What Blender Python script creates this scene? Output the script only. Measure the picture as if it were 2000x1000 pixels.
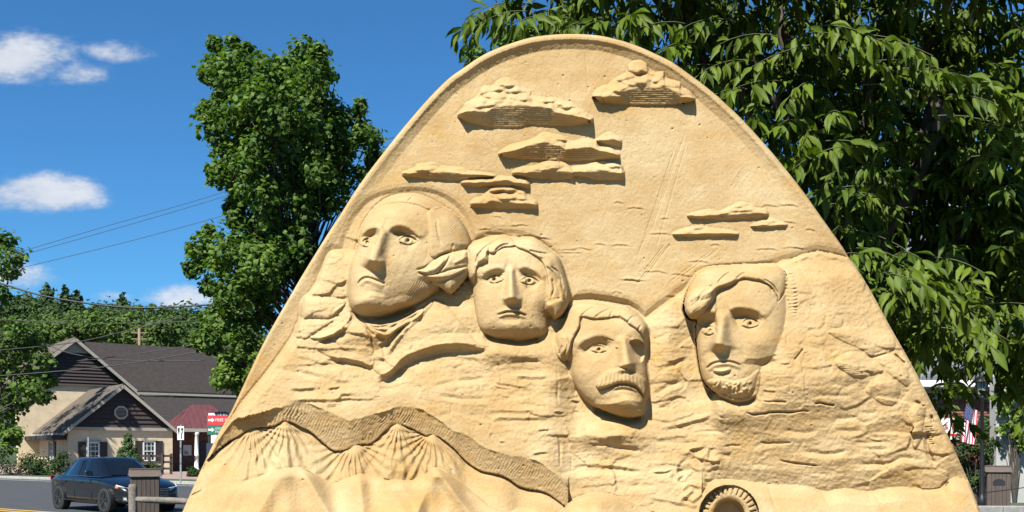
import bpy, bmesh, math, random
import numpy as np
from mathutils import Vector, Matrix

for o in list(bpy.data.objects): bpy.data.objects.remove(o)
scene = bpy.context.scene
COL = scene.collection
R = math.radians

# ---------------------------------------------------------------- camera
EYE = 1.6; FPX = 2000.0; HZ = 880.0          # eye height (m), focal length and horizon row measured on the 2000 x 1000 photograph
cam = bpy.data.cameras.new('camera'); camo = bpy.data.objects.new('camera', cam); COL.objects.link(camo)
camo.location = (0, 0, EYE); camo.rotation_euler = (R(90), 0, 0)
cam.sensor_width = 36; cam.lens = 36; cam.shift_y = (HZ-500)/2000; cam.clip_start = .1; cam.clip_end = 3000
scene.camera = camo
# ---------------------------------------------------------------- sky, sun, exposure
SUN = Vector((-.30, -.58, .76)).normalized()
world = bpy.data.worlds.new('World'); scene.world = world; world.use_nodes = True
wn = world.node_tree.nodes; wl = world.node_tree.links; wn.clear()
def N(t, nodes=wn, **k):
    n = nodes.new(t)
    for a, v in k.items(): setattr(n, a, v)
    return n
sky = N('ShaderNodeTexSky', sky_type='NISHITA', sun_disc=False)
sky.sun_elevation = math.asin(SUN.z); sky.sun_rotation = math.atan2(SUN.x, SUN.y)
sky.air_density = 1.0; sky.dust_density = .25; sky.ozone_density = 2.2
bg = N('ShaderNodeBackground'); bg.inputs[1].default_value = .05
out = N('ShaderNodeOutputWorld'); wl.new(bg.outputs[0], out.inputs[0])
tc = N('ShaderNodeTexCoord'); sep = N('ShaderNodeSeparateXYZ'); wl.new(tc.outputs['Generated'], sep.inputs[0])
def M(op, a, b=None, c=None, nodes=wn, links=wl):
    n = N('ShaderNodeMath', nodes, operation=op)
    for i, v in enumerate((a, b, c)):
        if v is None: continue
        if isinstance(v, (int, float)): n.inputs[i].default_value = v
        else: links.new(v, n.inputs[i])
    return n.outputs[0]
yy = M('MAXIMUM', sep.outputs[1], .02)
su = M('DIVIDE', sep.outputs[0], yy); sv = M('DIVIDE', sep.outputs[2], yy)
cmb = N('ShaderNodeCombineXYZ'); wl.new(su, cmb.inputs[0]); wl.new(sv, cmb.inputs[1])
def wnoise(scale, det, rough, sy=1.8):
    mp = N('ShaderNodeMapping'); mp.inputs['Scale'].default_value = (1, sy, 1); wl.new(cmb.outputs[0], mp.inputs[0])
    n = N('ShaderNodeTexNoise'); n.inputs['Scale'].default_value = scale; n.inputs['Detail'].default_value = det; n.inputs['Roughness'].default_value = rough
    wl.new(mp.outputs[0], n.inputs['Vector']); return n.outputs[0]
n1 = wnoise(13, 8, .62); n2 = wnoise(42, 5, .6)
nz = M('ADD', M('MULTIPLY', M('SUBTRACT', n1, .5), 4.6), M('MULTIPLY', M('SUBTRACT', n2, .5), 1.8))
mask = None; lowv = None
# fair-weather cumulus: (column, row, half width, half height, weight) as seen in the photograph, and a few beyond its edges
for (px, py, rx, ry, k) in ((20,122,175,68,2.2),(150,146,90,42,1.9),(228,104,92,34,1.6),(75,385,160,56,2.5),(30,545,100,36,1.6),(370,582,110,34,1.5),(215,582,60,18,1.2),(1800,400,300,54,1.5),(1860,45,130,50,1.4),(-480,300,200,70,1.6),(2500,260,240,70,1.6)):
    u0 = (px-1000)/2000; v0 = (880-py)/2000
    du = M('DIVIDE', M('SUBTRACT', su, u0), rx/2000); dv = M('DIVIDE', M('SUBTRACT', sv, v0), ry/2000)
    dvl = M('MULTIPLY', M('MINIMUM', dv, 0), 1.35); dvu = M('MAXIMUM', dv, 0)
    q = M('ADD', M('MULTIPLY', du, du), M('ADD', M('MULTIPLY', dvl, dvl), M('MULTIPLY', dvu, dvu)))
    m = M('MULTIPLY', M('SUBTRACT', 1.0, q), k)
    s_ = M('MULTIPLY_ADD', dv, .5, .5)
    if mask is None: mask = m
    else: mask = M('MAXIMUM', mask, m)
mask = M('MAXIMUM', mask, -2.0)
dens = N('ShaderNodeMapRange', interpolation_type='SMOOTHERSTEP'); dens.inputs[1].default_value = .1; dens.inputs[2].default_value = 2.5
wl.new(M('ADD', mask, nz), dens.inputs[0])
front = M('GREATER_THAN', sep.outputs[1], .05)
fac = M('MULTIPLY', M('MULTIPLY', dens.outputs[0], front), .88)
cr = N('ShaderNodeValToRGB'); cr.color_ramp.elements[0].color = (3.9, 4.6, 5.8, 1); cr.color_ramp.elements[1].color = (7.2, 7.35, 7.6, 1)
cr.color_ramp.elements[0].position = .25; cr.color_ramp.elements[1].position = .75
wl.new(M('ADD', M('MULTIPLY', n1, .8), M('MULTIPLY', dens.outputs[0], .22)), cr.inputs[0])
tint = N('ShaderNodeMix', data_type='RGBA', blend_type='MULTIPLY'); tint.inputs[0].default_value = 1; tint.inputs[7].default_value = (.37, .84, 1.20, 1); wl.new(sky.outputs[0], tint.inputs[6])
mixc = N('ShaderNodeMix', data_type='RGBA'); wl.new(fac, mixc.inputs[0]); wl.new(tint.outputs[2], mixc.inputs[6]); wl.new(cr.outputs[0], mixc.inputs[7])
wl.new(mixc.outputs[2], bg.inputs[0])
sl = bpy.data.lights.new('sun', 'SUN'); sl.energy = 5.0; sl.angle = R(.53); sl.color = (1, .965, .90)
so = bpy.data.objects.new('sun', sl); COL.objects.link(so); so.rotation_euler = (-SUN).to_track_quat('-Z', 'Y').to_euler(); so.location = (-20, -30, 40)
scene.view_settings.view_transform = 'Standard'; scene.view_settings.look = 'None'; scene.view_settings.exposure = 1.25; scene.view_settings.gamma = 1
scene.render.engine = 'CYCLES'

# ---------------------------------------------------------------- helpers
def at3(px, py, Y): return Vector(((px-1000)/FPX*Y, Y, EYE+(HZ-py)/FPX*Y))
def tag(o, label=None, cat=None, group=None, kind=None):
    if label: o['label'] = label
    if cat: o['category'] = cat
    if group: o['group'] = group
    if kind: o['kind'] = kind
    return o
def empty(name, loc=(0, 0, 0), rz=0.):
    o = bpy.data.objects.new(name, None); COL.objects.link(o); o.location = loc; o.rotation_euler = (0, 0, rz); o.empty_display_size = .2; return o
def link(name, me, mat=None, parent=None):
    o = bpy.data.objects.new(name, me); COL.objects.link(o)
    if mat is not None and not me.materials: me.materials.append(mat)
    if parent is not None: o.parent = parent
    return o
def np_mesh(name, V, F, smooth=True, normals=None):
    """V (n,3) float array, F (m,k) int array of equal sized faces"""
    me = bpy.data.meshes.new(name); V = np.ascontiguousarray(V, np.float32); F = np.ascontiguousarray(F, np.int32); k = F.shape[1]
    me.vertices.add(len(V)); me.vertices.foreach_set('co', V.ravel())
    me.loops.add(F.size); me.loops.foreach_set('vertex_index', F.ravel())
    me.polygons.add(len(F)); me.polygons.foreach_set('loop_start', np.arange(0, F.size, k, dtype=np.int32))
    me.polygons.foreach_set('use_smooth', np.full(len(F), smooth, bool))
    me.update(calc_edges=True)
    if normals is not None: me.normals_split_custom_set_from_vertices(np.ascontiguousarray(normals, np.float32))
    return me
class MB:
    """collects shapes, builds ONE mesh object"""
    def __init__(s): s.v = []; s.f = []
    def add(s, vs, fs):
        n = len(s.v); s.v += [tuple(v) for v in vs]; s.f += [tuple(n+i for i in f) for f in fs]; return s
    def box(s, c, d, rz=0., rx=0., ry=0.):
        m = Matrix.Rotation(rz, 3, 'Z') @ Matrix.Rotation(ry, 3, 'Y') @ Matrix.Rotation(rx, 3, 'X'); c = Vector(c)
        vs = [c+m @ Vector((d[0]*a/2, d[1]*b/2, d[2]*e/2)) for a in (-1, 1) for b in (-1, 1) for e in (-1, 1)]
        return s.add(vs, [(0,1,3,2),(4,6,7,5),(0,4,5,1),(2,3,7,6),(0,2,6,4),(1,5,7,3)])
    def bar(s, a, b, w, h, up=(0, 0, 1)):
        a = Vector(a); b = Vector(b); d = (b-a).normalized(); u = Vector(up); r = d.cross(u)
        if r.length < 1e-4: r = d.cross(Vector((1, 0, 0)))
        r.normalize(); u = r.cross(d)
        vs = [p+r*w/2*i+u*h/2*j for p in (a, b) for i, j in ((-1,-1),(1,-1),(1,1),(-1,1))]
        return s.add(vs, [(3,2,1,0),(4,5,6,7),(0,1,5,4),(1,2,6,5),(2,3,7,6),(3,0,4,7)])
    def prism(s, poly, vec):
        n = len(poly); v = Vector(vec); P = [Vector(p) for p in poly]
        return s.add(P+[p+v for p in P], [tuple(range(n-1, -1, -1)), tuple(range(n, 2*n))]+[(i, (i+1) % n, n+(i+1) % n, n+i) for i in range(n)])
    def tube(s, pts, rad, n=8, cap=True):
        P = [Vector(p) for p in pts]; rad = rad if hasattr(rad, '__len__') else [rad]*len(P)
        rings = []; u = None
        for i, p in enumerate(P):
            d = (P[min(i+1, len(P)-1)]-P[max(i-1, 0)]).normalized()
            if u is None: u = d.cross(Vector((0, 0, 1)) if abs(d.z) < .9 else Vector((1, 0, 0))).normalized()
            u = (u-d*u.dot(d)).normalized(); w = d.cross(u)
            rings.append([p+(u*math.cos(2*math.pi*k/n)+w*math.sin(2*math.pi*k/n))*rad[i] for k in range(n)])
        fs = [(i*n+k, i*n+(k+1) % n, (i+1)*n+(k+1) % n, (i+1)*n+k) for i in range(len(P)-1) for k in range(n)]
        if cap: fs += [tuple(range(n-1, -1, -1)), tuple((len(P)-1)*n+k for k in range(n))]
        return s.add([v for r in rings for v in r], fs)
    def lathe(s, prof, c=(0, 0, 0), n=16, axis='Z'):
        c = Vector(c); vs = []
        for r, z in prof:
            for k in range(n):
                a = 2*math.pi*k/n
                p = (r*math.cos(a), r*math.sin(a), z) if axis == 'Z' else (r*math.cos(a), z, r*math.sin(a))
                vs.append(c+Vector(p))
        fs = [(i*n+k, i*n+(k+1) % n, (i+1)*n+(k+1) % n, (i+1)*n+k) for i in range(len(prof)-1) for k in range(n)]
        fs += [tuple(range(n-1, -1, -1)), tuple((len(prof)-1)*n+k for k in range(n))]
        return s.add(vs, fs)
    def build(s, name, mat, parent=None, smooth=False, bevel=0.):
        me = bpy.data.meshes.new(name); me.from_pydata([tuple(v) for v in s.v], [], s.f)
        b = bmesh.new(); b.from_mesh(me); bmesh.ops.recalc_face_normals(b, faces=b.faces)
        if bevel > 0: bmesh.ops.bevel(b, geom=list(b.edges), offset=bevel, segments=1, affect='EDGES', clamp_overlap=True)
        b.to_mesh(me); b.free()
        if smooth: me.polygons.foreach_set('use_smooth', [True]*len(me.polygons))
        return link(name, me, mat, parent)
def copy_tree(o, parent=None):
    c = o.copy(); COL.objects.link(c)
    if parent is not None: c.parent = parent
    for ch in [x for x in o.children]: copy_tree(ch, c)
    return c
def text_mesh(name, body, size, mat, parent, loc, rot, extrude=.002, align='LEFT', space=1.0):
    cu = bpy.data.curves.new(name, 'FONT'); cu.body = body; cu.size = size; cu.extrude = extrude; cu.align_x = align; cu.align_y = 'CENTER'; cu.space_character = space
    t = bpy.data.objects.new(name, cu); COL.objects.link(t); bpy.context.view_layer.update()
    me = bpy.data.meshes.new_from_object(t.evaluated_get(bpy.context.evaluated_depsgraph_get()))
    bpy.data.objects.remove(t); me.materials.clear()
    o = link(name, me, mat, parent); o.location = loc; o.rotation_euler = rot; return o

# ---------------------------------------------------------------- materials
MATS = {}
def mat(name, col, rough=.8, var=.12, scale=6., bump=0., bscale=60., metal=0., spec=.5, col2=None, detail=5, coat=0., sc3=(1, 1, 1), trans=0.):
    if name in MATS: return MATS[name]
    col = tuple(c*.72 for c in col); col2 = tuple(c*.72 for c in col2) if col2 else None
    m = bpy.data.materials.new(name); m.use_nodes = True; nt = m.node_tree; nd = nt.nodes; lk = nt.links
    p = nd['Principled BSDF']; p.inputs['Roughness'].default_value = rough; p.inputs['Metallic'].default_value = metal; p.inputs['Specular IOR Level'].default_value = spec
    if coat: p.inputs['Coat Weight'].default_value = coat; p.inputs['Coat Roughness'].default_value = .03
    tcn = N('ShaderNodeTexCoord', nd); mp = N('ShaderNodeMapping', nd); mp.inputs['Scale'].default_value = sc3; lk.new(tcn.outputs['Object'], mp.inputs[0])
    nz = N('ShaderNodeTexNoise', nd); nz.inputs['Scale'].default_value = scale; nz.inputs['Detail'].default_value = detail; nz.inputs['Roughness'].default_value = .6; lk.new(mp.outputs[0], nz.inputs['Vector'])
    ramp = N('ShaderNodeValToRGB', nd); c2 = col2 or tuple(min(1, c*(1+var)) for c in col); c1 = tuple(c*(1-var) for c in col) if col2 is None else col
    ramp.color_ramp.elements[0].color = (*c1, 1); ramp.color_ramp.elements[1].color = (*c2, 1); ramp.color_ramp.elements[0].position = .32; ramp.color_ramp.elements[1].position = .68
    lk.new(nz.outputs[0], ramp.inputs[0]); lk.new(ramp.outputs[0], p.inputs['Base Color'])
    if bump:
        n2 = N('ShaderNodeTexNoise', nd); n2.inputs['Scale'].default_value = bscale; n2.inputs['Detail'].default_value = 4; lk.new(mp.outputs[0], n2.inputs['Vector'])
        bp = N('ShaderNodeBump', nd); bp.inputs['Strength'].default_value = bump; bp.inputs['Distance'].default_value = .02; lk.new(n2.outputs[0], bp.inputs['Height']); lk.new(bp.outputs[0], p.inputs['Normal'])
    MATS[name] = m; return m
def leaf_mat(name, dark, light, rough=.45, transl=.3, scale=1.2):
    m = bpy.data.materials.new(name); m.use_nodes = True; nt = m.node_tree; nd = nt.nodes; lk = nt.links
    p = nd['Principled BSDF']; p.inputs['Roughness'].default_value = rough; p.inputs['Specular IOR Level'].default_value = .18
    geo = N('ShaderNodeNewGeometry', nd); nz = N('ShaderNodeTexNoise', nd); nz.inputs['Scale'].default_value = scale; nz.inputs['Detail'].default_value = 3
    lk.new(geo.outputs['Position'], nz.inputs['Vector'])
    ri = geo.outputs['Random Per Island']
    sm = M('ADD', M('MULTIPLY', nz.outputs[0], .7, None, nd, lk), M('MULTIPLY', ri, .5, None, nd, lk), None, nd, lk)
    ramp = N('ShaderNodeValToRGB', nd); ramp.color_ramp.elements[0].color = (*dark, 1); ramp.color_ramp.elements[1].color = (*light, 1); ramp.color_ramp.elements[0].position = .3; ramp.color_ramp.elements[1].position = .95
    lk.new(sm, ramp.inputs[0]); lk.new(ramp.outputs[0], p.inputs['Base Color'])
    tr = N('ShaderNodeBsdfTranslucent', nd); hs = N('ShaderNodeMix', nd, data_type='RGBA', blend_type='MULTIPLY'); hs.inputs[0].default_value = 1; lk.new(ramp.outputs[0], hs.inputs[6]); hs.inputs[7].default_value = (1.5, 1.7, .6, 1)
    lk.new(hs.outputs[2], tr.inputs[0])
    mx = N('ShaderNodeMixShader', nd); mx.inputs[0].default_value = transl; lk.new(p.outputs[0], mx.inputs[1]); lk.new(tr.outputs[0], mx.inputs[2])
    lk.new(mx.outputs[0], nd['Material Output'].inputs[0]); MATS[name] = m; return m
def sand_mat():
    m = bpy.data.materials.new('sand'); m.use_nodes = True; nt = m.node_tree; nd = nt.nodes; lk = nt.links; p = nd['Principled BSDF']
    p.inputs['Roughness'].default_value = .95; p.inputs['Specular IOR Level'].default_value = .15
    geo = N('ShaderNodeNewGeometry', nd)
    def nz(s, d, r=.6, sc=(1, 1, 1)):
        mp = N('ShaderNodeMapping', nd); mp.inputs['Scale'].default_value = sc; lk.new(geo.outputs['Position'], mp.inputs[0])
        n = N('ShaderNodeTexNoise', nd); n.inputs['Scale'].default_value = s; n.inputs['Detail'].default_value = d; n.inputs['Roughness'].default_value = r; lk.new(mp.outputs[0], n.inputs['Vector']); return n.outputs[0]
    a = nz(1.7, 7, .62); b = nz(9, 5); g = nz(170, 2, .7); st = nz(2.2, 5, .6, (1, 1, 4.5))
    sm = M('ADD', M('ADD', M('MULTIPLY', a, .55, None, nd, lk), M('MULTIPLY', b, .25, None, nd, lk), None, nd, lk), M('MULTIPLY', st, .30, None, nd, lk), None, nd, lk)
    rp = N('ShaderNodeValToRGB', nd); e = rp.color_ramp.elements; e[0].position = .40; e[0].color = (.285, .176, .069, 1); e[1].position = .66; e[1].color = (.378, .282, .152, 1)
    e2 = e.new(.53); e2.color = (.332, .229, .109, 1)
    lk.new(sm, rp.inputs[0])
    dz = nz(3.1, 6, .65, (1, 1, 1.6)); dr = N('ShaderNodeMapRange', nd, interpolation_type='SMOOTHSTEP'); dr.inputs[1].default_value = .52; dr.inputs[2].default_value = .72; dr.inputs[4].default_value = .62; lk.new(dz, dr.inputs[0])
    dmx = N('ShaderNodeMix', nd, data_type='RGBA'); lk.new(dr.outputs[0], dmx.inputs[0]); lk.new(rp.outputs[0], dmx.inputs[6]); dmx.inputs[7].default_value = (.335, .196, .056, 1)
    gr = N('ShaderNodeMapRange', nd); gr.inputs[1].default_value = .3; gr.inputs[2].default_value = .7; gr.inputs[3].default_value = .86; gr.inputs[4].default_value = 1.1; lk.new(g, gr.inputs[0])
    ml = N('ShaderNodeMix', nd, data_type='RGBA', blend_type='MULTIPLY'); ml.inputs[0].default_value = 1; lk.new(dmx.outputs[2], ml.inputs[6]); lk.new(gr.outputs[0], ml.inputs[7]); lk.new(ml.outputs[2], p.inputs['Base Color'])
    f1 = nz(240, 3, .7); f2 = nz(60, 4, .65)
    bp = N('ShaderNodeBump', nd); bp.inputs['Strength'].default_value = .42; bp.inputs['Distance'].default_value = .006
    lk.new(M('ADD', f1, f2, None, nd, lk), bp.inputs['Height']); lk.new(bp.outputs[0], p.inputs['Normal']); return m
# ---------------------------------------------------------------- carved relief (heights on a fine grid)
GS = 1.3
GX0, GX1, GY0, GY1 = 318.0, 1962.0, 52.0, 1064.0
gx = np.arange(GX0, GX1, GS); gy = np.arange(GY0, GY1, GS)
PX, PY = np.meshgrid(gx, gy)
NYG, NXG = PX.shape
rngs = np.random.RandomState(7)

def crop(ox, oy, s):
    return lambda *p: [(ox + a/s, oy + b/s) for a, b in p]

def smooth_line(pts, closed=False, n=6):
    P = np.array(pts, float)
    if len(P) < 3: return P
    if closed: Q = np.vstack([P[-1], P, P[0], P[1]])
    else: Q = np.vstack([2*P[0]-P[1], P, 2*P[-1]-P[-2]])
    out = []
    for i in range(1, len(Q)-2):
        a, b, c, d = Q[i-1], Q[i], Q[i+1], Q[i+2]
        for k in range(n):
            t = k/n
            out.append(.5*((2*b)+(c-a)*t+(2*a-5*b+4*c-d)*t*t+(3*b-a-3*c+d)*t**3))
    if not closed: out.append(Q[-2])
    return np.array(out)

def window(P, m):
    x0, y0 = P.min(0)-m; x1, y1 = P.max(0)+m
    i0 = max(0, int((y0-GY0)/GS)); i1 = min(NYG, int((y1-GY0)/GS)+2)
    j0 = max(0, int((x0-GX0)/GS)); j1 = min(NXG, int((x1-GX0)/GS)+2)
    return slice(i0, max(i1, i0+1)), slice(j0, max(j1, j0+1))

def line_dist(P, x, y, closed=False):
    best = np.full(x.shape, 1e9); sg = np.zeros(x.shape); tt = np.zeros(x.shape)
    Q = np.vstack([P, P[:1]]) if closed else P
    L = np.r_[0, np.cumsum(np.hypot(*np.diff(Q, axis=0).T))]
    for i in range(len(Q)-1):
        a = Q[i]; d = Q[i+1]-a; l2 = d@d
        if l2 < 1e-9: continue
        t = np.clip(((x-a[0])*d[0]+(y-a[1])*d[1])/l2, 0, 1)
        ex = x-a[0]-t*d[0]; ey = y-a[1]-t*d[1]
        q = ex*ex+ey*ey; m = q < best
        best = np.where(m, q, best)
        sg = np.where(m, np.sign(d[0]*ey-d[1]*ex), sg)
        tt = np.where(m, (L[i]+t*(L[i+1]-L[i]))/L[-1], tt)
    return np.sqrt(best), sg, tt

def inside(P, x, y):
    r = np.zeros(x.shape, bool); n = len(P)
    for i in range(n):
        x1, y1 = P[i]; x2, y2 = P[(i+1) % n]
        if y1 == y2: continue
        c = ((y1 > y) != (y2 > y)) & (x < (x2-x1)*(y-y1)/(y2-y1)+x1)
        r ^= c
    return r

def sst(t):
    t = np.clip(t, 0, 1); return t*t*(3-2*t)

def vnoise(x, y, sx, sy, seed, octv=4, gain=.5, ridge=False):
    out = np.zeros(x.shape); amp = 1.; tot = 0
    for o in range(octv):
        r = np.random.RandomState(seed*31+o).rand(257, 257)
        u = x/sx*2**o+17.3*o; v = y/sy*2**o+5.1*o
        iu = np.floor(u).astype(int); iv = np.floor(v).astype(int)
        fu = sst(u-iu); fv = sst(v-iv)
        iu %= 256; iv %= 256
        n = (r[iv, iu]*(1-fu)+r[iv, iu+1]*fu)*(1-fv)+(r[iv+1, iu]*(1-fu)+r[iv+1, iu+1]*fu)*fv
        n = n*2-1
        if ridge: n = 1-2*np.abs(n)
        out += amp*n; tot += amp; amp *= gain
    return out/tot

def facet(x, y, sx, sy, seed, jump=1., grad=1.):
    r = np.random.RandomState(seed).rand(5, 131, 131)
    u = x/sx; v = y/sy
    u = u+.18*vnoise(x, y, sx*.6, sy*.6, seed, 2); v = v+.18*vnoise(x, y, sx*.6, sy*.6, seed+1, 2)
    iu = np.floor(u).astype(int); iv = np.floor(v).astype(int)
    best = np.full(x.shape, 1e9); out = np.zeros(x.shape)
    for a in (-1, 0, 1):
        for b in (-1, 0, 1):
            cu = (iu+a) % 131; cv_ = (iv+b) % 131
            qx = u-(iu+a+.15+.7*r[0, cv_, cu]); qy = v-(iv+b+.15+.7*r[1, cv_, cu])
            d = qx*qx+qy*qy
            h = jump*(r[2, cv_, cu]*2-1)+grad*((r[3, cv_, cu]*2-1)*qx+(r[4, cv_, cu]*2-1)*qy)
            m = d < best; best = np.where(m, d, best); out = np.where(m, h, out)
    return out

def puffs(x, y, sx, sy, seed):
    r = np.random.RandomState(seed).rand(3, 131, 131); u = x/sx; v = y/sy
    iu = np.floor(u).astype(int); iv = np.floor(v).astype(int); out = np.full(x.shape, -1.)
    for a in (-1, 0, 1):
        for b in (-1, 0, 1):
            cu = (iu+a) % 131; cv_ = (iv+b) % 131
            qx = u-(iu+a+r[0, cv_, cu]); qy = v-(iv+b+r[1, cv_, cu])
            out = np.maximum(out, (.55+.45*r[2, cv_, cu])-(qx*qx+qy*qy)*1.1)
    return out

def blur(A, r):
    r = int(r)
    if r < 1: return A
    k = np.array([1., 2., 3., 2., 1.]) if r == 1 else np.hanning(2*r+3)[1:-1]
    k = k/k.sum(); h = len(k)//2
    B = np.pad(A, ((h, h), (0, 0)), 'edge'); C = sum(k[i]*B[i:i+A.shape[0]] for i in range(len(k)))
    B = np.pad(C, ((0, 0), (h, h)), 'edge'); return sum(k[i]*B[:, i:i+A.shape[1]] for i in range(len(k)))

H = np.zeros(PX.shape)
PART = np.zeros(PX.shape, np.int16)      # which carved part a point belongs to
PARTS = ['back_slab']; PPAR = [None]; PLAB = {}; CUR = [None]
def part_id(name, parent=None, label=None):
    PARTS.append(name); PPAR.append(parent); k = len(PARTS)-1
    if label: PLAB[k] = label
    return k

def prof(pts, xs, hs, fade=(.15, .15), n=5, sub=True, wob=0):
    P = smooth_line(pts, n=n); m = max(-min(xs), max(xs))+2
    w = window(P, m); x, y = PX[w], PY[w]
    if wob:
        x = x+wob*vnoise(x, y, 14, 14, 91, 2); y = y+wob*vnoise(x, y, 14, 14, 92, 2)
    d, sg, t = line_dist(P, x, y)
    f = np.ones_like(t)
    if fade[0] > 0: f = f*sst(t/fade[0])
    if fade[1] > 0: f = f*sst((1-t)/fade[1])
    H[w] += np.interp(d*sg, xs, hs, left=hs[0] if xs[0] < -900 else 0, right=0)*f

def groove(pts, depth=3, width=2, fade=(.2, .2), wob=0):
    prof(pts, [-width, 0, width], [0, -depth, 0], fade, wob=wob)

def ridge(pts, h=3, width=4, fade=(.2, .2), wob=0):
    prof(pts, [-width, -width*.4, 0, width*.4, width], [0, h*.7, h, h*.7, 0], fade, wob=wob)

def ledge(pts, h=4, up=10, down=5, fade=(.25, .25), wob=1.5):
    """carved strata ledge: swells slowly from above, breaks off sharply below"""
    prof(pts, [-up, 0, down, down+up*1.5], [0, h*.55, -h*.45, 0], fade, wob=wob)

def dome(poly, D, R, p=2., add=True, base=None, part=None, closed_smooth=True, k=0.):
    P = smooth_line(poly, True, 5) if closed_smooth else np.array(poly, float)
    w = window(P, 6); x, y = PX[w], PY[w]
    ins = inside(P, x, y); d, _, _ = line_dist(P, x, y, True)
    u = np.clip(d/R, 0, 1)
    h = D*(1-(1-u)**p)**(1/p)
    if base is None:
        H[w] = np.where(ins, H[w]+h, H[w])
    else:
        v = base(x, y)+h if callable(base) else base+h
        H[w] = np.where(ins, np.maximum(H[w], v) if k == 0 else v, H[w])
    if part is not None: PART[w][ins] = part
    return P, w, ins, d

def mark(poly, part, only=None):
    P = smooth_line(poly, True, 5); w = window(P, 2)
    ins = inside(P, PX[w], PY[w])
    if only is not None: ins &= (PART[w] == only)
    PART[w][ins] = part

def hatch(poly, ang, spacing, amp, soft=6, seed=3, wav=1.2):
    P = smooth_line(poly, True, 4); w = window(P, 2); x, y = PX[w], PY[w]
    ins = inside(P, x, y); d, _, _ = line_dist(P, x, y, True)
    c, s = math.cos(ang), math.sin(ang)
    q = x*c+y*s+wav*vnoise(x, y, 18, 18, seed, 2)
    n = .5+.5*vnoise(x, y, 16, 16, seed+5, 2)
    H[w] += np.where(ins, amp*np.sin(q*2*math.pi/spacing)*sst(d/soft)*(.5+n), 0)

def bump(cx, cy, rx, ry, h, p=1.):
    w = window(np.array([[cx-rx*2.6, cy-ry*2.6], [cx+rx*2.6, cy+ry*2.6]]), 1)
    q = ((PX[w]-cx)/rx)**2+((PY[w]-cy)/ry)**2
    H[w] += h*np.exp(-q**p)

def nose(A, B, wl, wr, h, under, drop=0.0, pw=1.15):
    """wedge from bridge A to tip B; wl/wr half widths (bridge, tip); h heights (bridge, tip); under: length of the underside"""
    A = np.array(A, float); B = np.array(B, float); ax = B-A; L = np.hypot(*ax); ax = ax/L
    w = window(np.array([A, B, B+ax*under]), max(wl+wr)*1.3+4)
    qx, qy = PX[w]-A[0], PY[w]-A[1]
    s = (qx*ax[0]+qy*ax[1]); n = qx*(-ax[1])+qy*ax[0]       # n>0: image left for a downward axis
    t = np.clip(s/L, 0, 1)
    left = n > 0
    wl_ = wl[0]+(wl[1]-wl[0])*t**1.6; wr_ = wr[0]+(wr[1]-wr[0])*t**1.6
    hh = h[0]+(h[1]-h[0])*t**1.1
    lat = 1.15*np.exp(-2.1*(np.abs(n)/np.where(left, wl_, wr_))**2.5)
    top = sst((s+L*.12)/(L*.25))
    und = np.clip(1-(s-L)/under, 0, 1)
    und = np.where(s > L, und**.9, 1)
    add_ = hh*lat*top*und; H[w] += blur(add_, 1)
    ins = (add_ > 3) & (PART[w] == CUR[0]); PART[w][ins] = part_id('nose', CUR[0])

def eye(c, hw, hh, rot=0., D=6, iris=(0, 0), ir=5.0):
    cx, cy = c; ca, sa = math.cos(rot), math.sin(rot)
    def tr(u, v): return (cx+u*ca-v*sa, cy+u*sa+v*ca)
    alm = [tr(-hw, hh*.25), tr(-hw*.5, -hh*.75), tr(0, -hh), tr(hw*.55, -hh*.7), tr(hw, hh*.1), tr(hw*.5, hh*.75), tr(-.05*hw, hh*.95), tr(-hw*.55, hh*.8)]
    dome(alm, D, hh*1.3, 2.)
    mark([tr(-hw*1.1, hh*.2), tr(-hw*.5, -hh*1.2), tr(hw*.5, -hh*1.2), tr(hw*1.1, hh*.2), tr(hw*.5, hh*1.2), tr(-hw*.5, hh*1.2)], part_id('eye', CUR[0]), CUR[0])
    prof([tr(-hw*1.1, hh*.35), tr(-hw*.5, -hh*.9), tr(0, -hh*1.2), tr(hw*.55, -hh*.85), tr(hw*1.15, hh*.25)], [-4.2, -2.2, -.6, 1.2, 3.2], [0, 2.6, 3.2, -2.2, 0], (.12, .12))
    prof([tr(-hw*.9, hh*.45), tr(-hw*.4, hh*1.0), tr(.1*hw, hh*1.1), tr(hw*.6, hh*.85), tr(hw, hh*.3)], [-2., -.2, 1.8, 4.5], [0, -1.6, 1.4, 0], (.15, .15))
    ix, iy = tr(iris[0], iris[1])
    w = window(np.array([[ix-9, iy-9], [ix+9, iy+9]]), 1)
    r = np.hypot(PX[w]-ix, PY[w]-iy)
    H[w] += np.interp(r, [0, ir*.45, ir*.8, ir, ir*1.3], [-13, -12, -2, -3.0, 0])
    r = np.hypot(PX[w]-ix+1.2, PY[w]-iy+1.2)
    H[w] += 6.5*np.exp(-(r/1.2)**2)

def mouth(line, up=5, low=7, depth=4.5):
    mark([(x, y-up) for x, y in line]+[(x, y+low) for x, y in line[::-1]], part_id('mouth', CUR[0]), CUR[0])
    prof(line, [-up*1.6, -up*.5, -1.2, .4, 2.2, low*.7, low*1.5, low*2.4], [0, 1.6, -.3, -depth*.72, 0, 2.3, -1.0, 0], (.12, .12))

def brow(line, dark=13, h=5, depth=10, fade=(.15, .15)):
    prof(line, [-34, -9, -1.5, 2, dark, dark*2.6], [0, h*.55, h, h*.7, -depth, 0], fade)

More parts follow.
